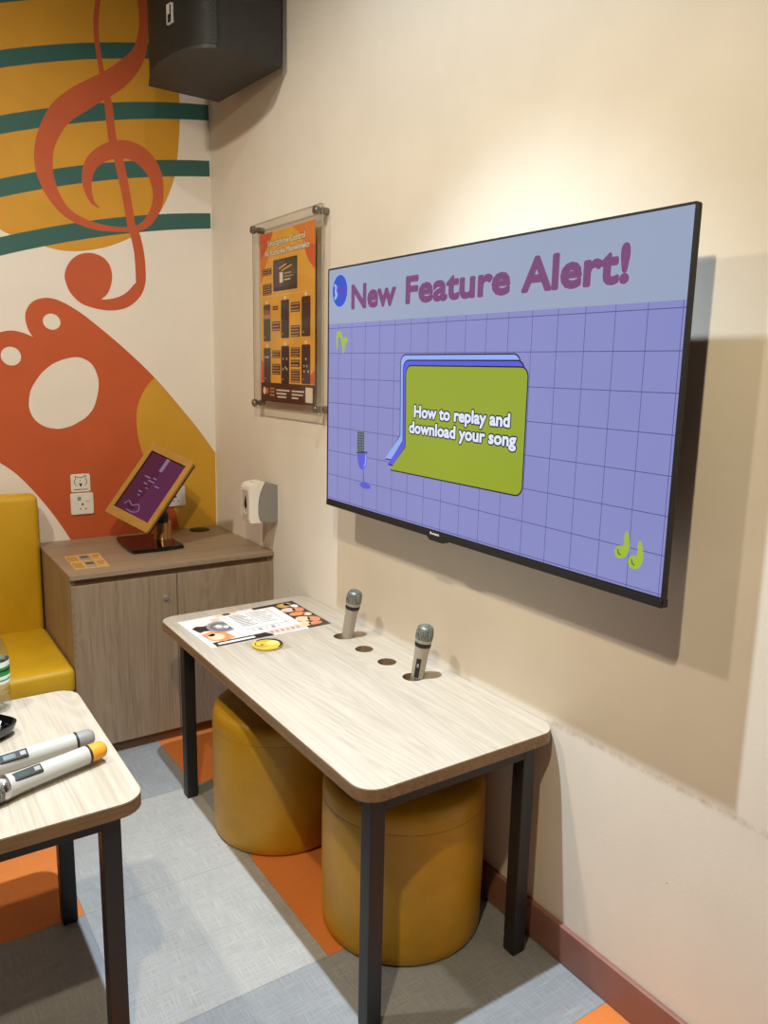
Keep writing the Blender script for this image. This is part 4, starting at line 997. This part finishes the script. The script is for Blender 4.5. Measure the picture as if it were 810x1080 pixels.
# water bottle
wb = thing('water_bottle', (-1.087, -1.322, HTB), 'clear water bottle with green and white label on the left table', 'bottle')
mt = Matrix.Translation((-1.087, -1.322, HTB+.0006))
M_pet = clear_mat('clear_bottle', (.92, .94, .94, 1), .10)
prof = [(.001, .004), (.020, .003), (.027, .0), (.031, .006), (.032, .012)]
for k in range(4):
    z = .014 + .013*k
    prof += [(.0305, z+.003), (.0305, z+.006), (.0325, z+.010)]
prof += [(.0322, .070), (.0322, .125), (.0325, .132), (.0300, .150), (.0240, .168), (.0165, .182), (.0130, .188), (.0130, .196)]
Geo().lathe(prof, mt, 36, cap=False).build('bottle_body', M_pet, wb, smooth=50)
lb = Geo()
for z0, z1, k in ((.071, .078, 0), (.078, .082, 1), (.082, .090, 0), (.090, .100, 1), (.100, .106, 2), (.106, .112, 1), (.112, .125, 0)):
    lb.lathe([(.0328, z0), (.0328, z1)], mt, 36, k, cap=False)
lb.build('label_band', [plain('label_white', '#dfe6e6', rough=.35), plain('label_green', '#2f8f3c', rough=.35), plain('label_dark', '#20302a', rough=.35)], wb, smooth=50)
Geo().lathe([(.0005, .188+.024), (.0135, .188+.024), (.0150, .188+.022), (.0150, .192), (.0135, .1905)], mt, 28).build('bottle_cap', plain('cap_green', '#2f8f3c', rough=.4), wb, smooth=40)
inn = [(.0005, .0055), (.024, .005), (.0295, .008), (.0295, .06), (.0305, .13), (.0285, .148), (.0230, .166), (.0200, .172), (.0005, .172)]
Geo().lathe(inn, mt, 32, cap=False).build('water', clear_mat('still_water', (.97, .985, .985, 1)), wb, smooth=50)

# ---------------------------------------------------------------- lamps
def spot(name, loc, target, power, col, size, blend, rad):
    l = bpy.data.lights.new(name, 'SPOT'); l.energy = power; l.color = col
    l.spot_size = math.radians(size); l.spot_blend = blend; l.shadow_soft_size = rad
    o = bpy.data.objects.new(name, l); COL.objects.link(o); o.location = loc
    o.rotation_euler = (Vector(target)-Vector(loc)).to_track_quat('-Z', 'Y').to_euler()
    return o
COOL = (.78, .90, 1.0); WARM = (1.0, .82, .52)
spot('ceiling_spot_cool', (-.71, -1.86, 2.90), (-.66, -1.97, 0), 370, COOL, 75, 1.0, .022)
spot('ceiling_spot_cool_spill', (-.71, -1.86, 2.90), (-.70, -1.86, 0), 24, COOL, 165, .5, .022)
spot('ceiling_spot_warm', (-1.33, -2.86, 2.50), (-.45, -1.6, .8), 100, WARM, 122, 1.0, .03)
spot('ceiling_spot_side', (-1.75, -1.45, 2.88), (-.9, -.6, .4), 108, (1.0, .88, .69), 150, 1.0, .05)
w = bpy.data.worlds.new('room_world'); SC.world = w; w.use_nodes = True
w.node_tree.nodes['Background'].inputs['Color'].default_value = (.02, .02, .02, 1)

# ---------------------------------------------------------------- camera
cam = bpy.data.cameras.new('camera'); co = bpy.data.objects.new('camera', cam); COL.objects.link(co)
cam.sensor_fit = 'VERTICAL'; cam.sensor_height = 36.0; cam.lens = 818.72/1080*36
cam.clip_start = .02
r_ = Vector((.83108078, -.55578464, .02020344)); u_ = Vector((.08492866, .16272981, .98300871)); f_ = Vector((.54962885, .81524379, -.18244366))
co.matrix_world = Matrix(((r_.x, u_.x, -f_.x, -1.29984), (r_.y, u_.y, -f_.y, -3.27684), (r_.z, u_.z, -f_.z, 1.39891), (0, 0, 0, 1)))
SC.camera = co
vs_ = SC.view_settings
vs_.view_transform = 'Standard'; vs_.look = 'None'; vs_.exposure = 0.0; vs_.gamma = 1.0; vs_.use_curve_mapping = False
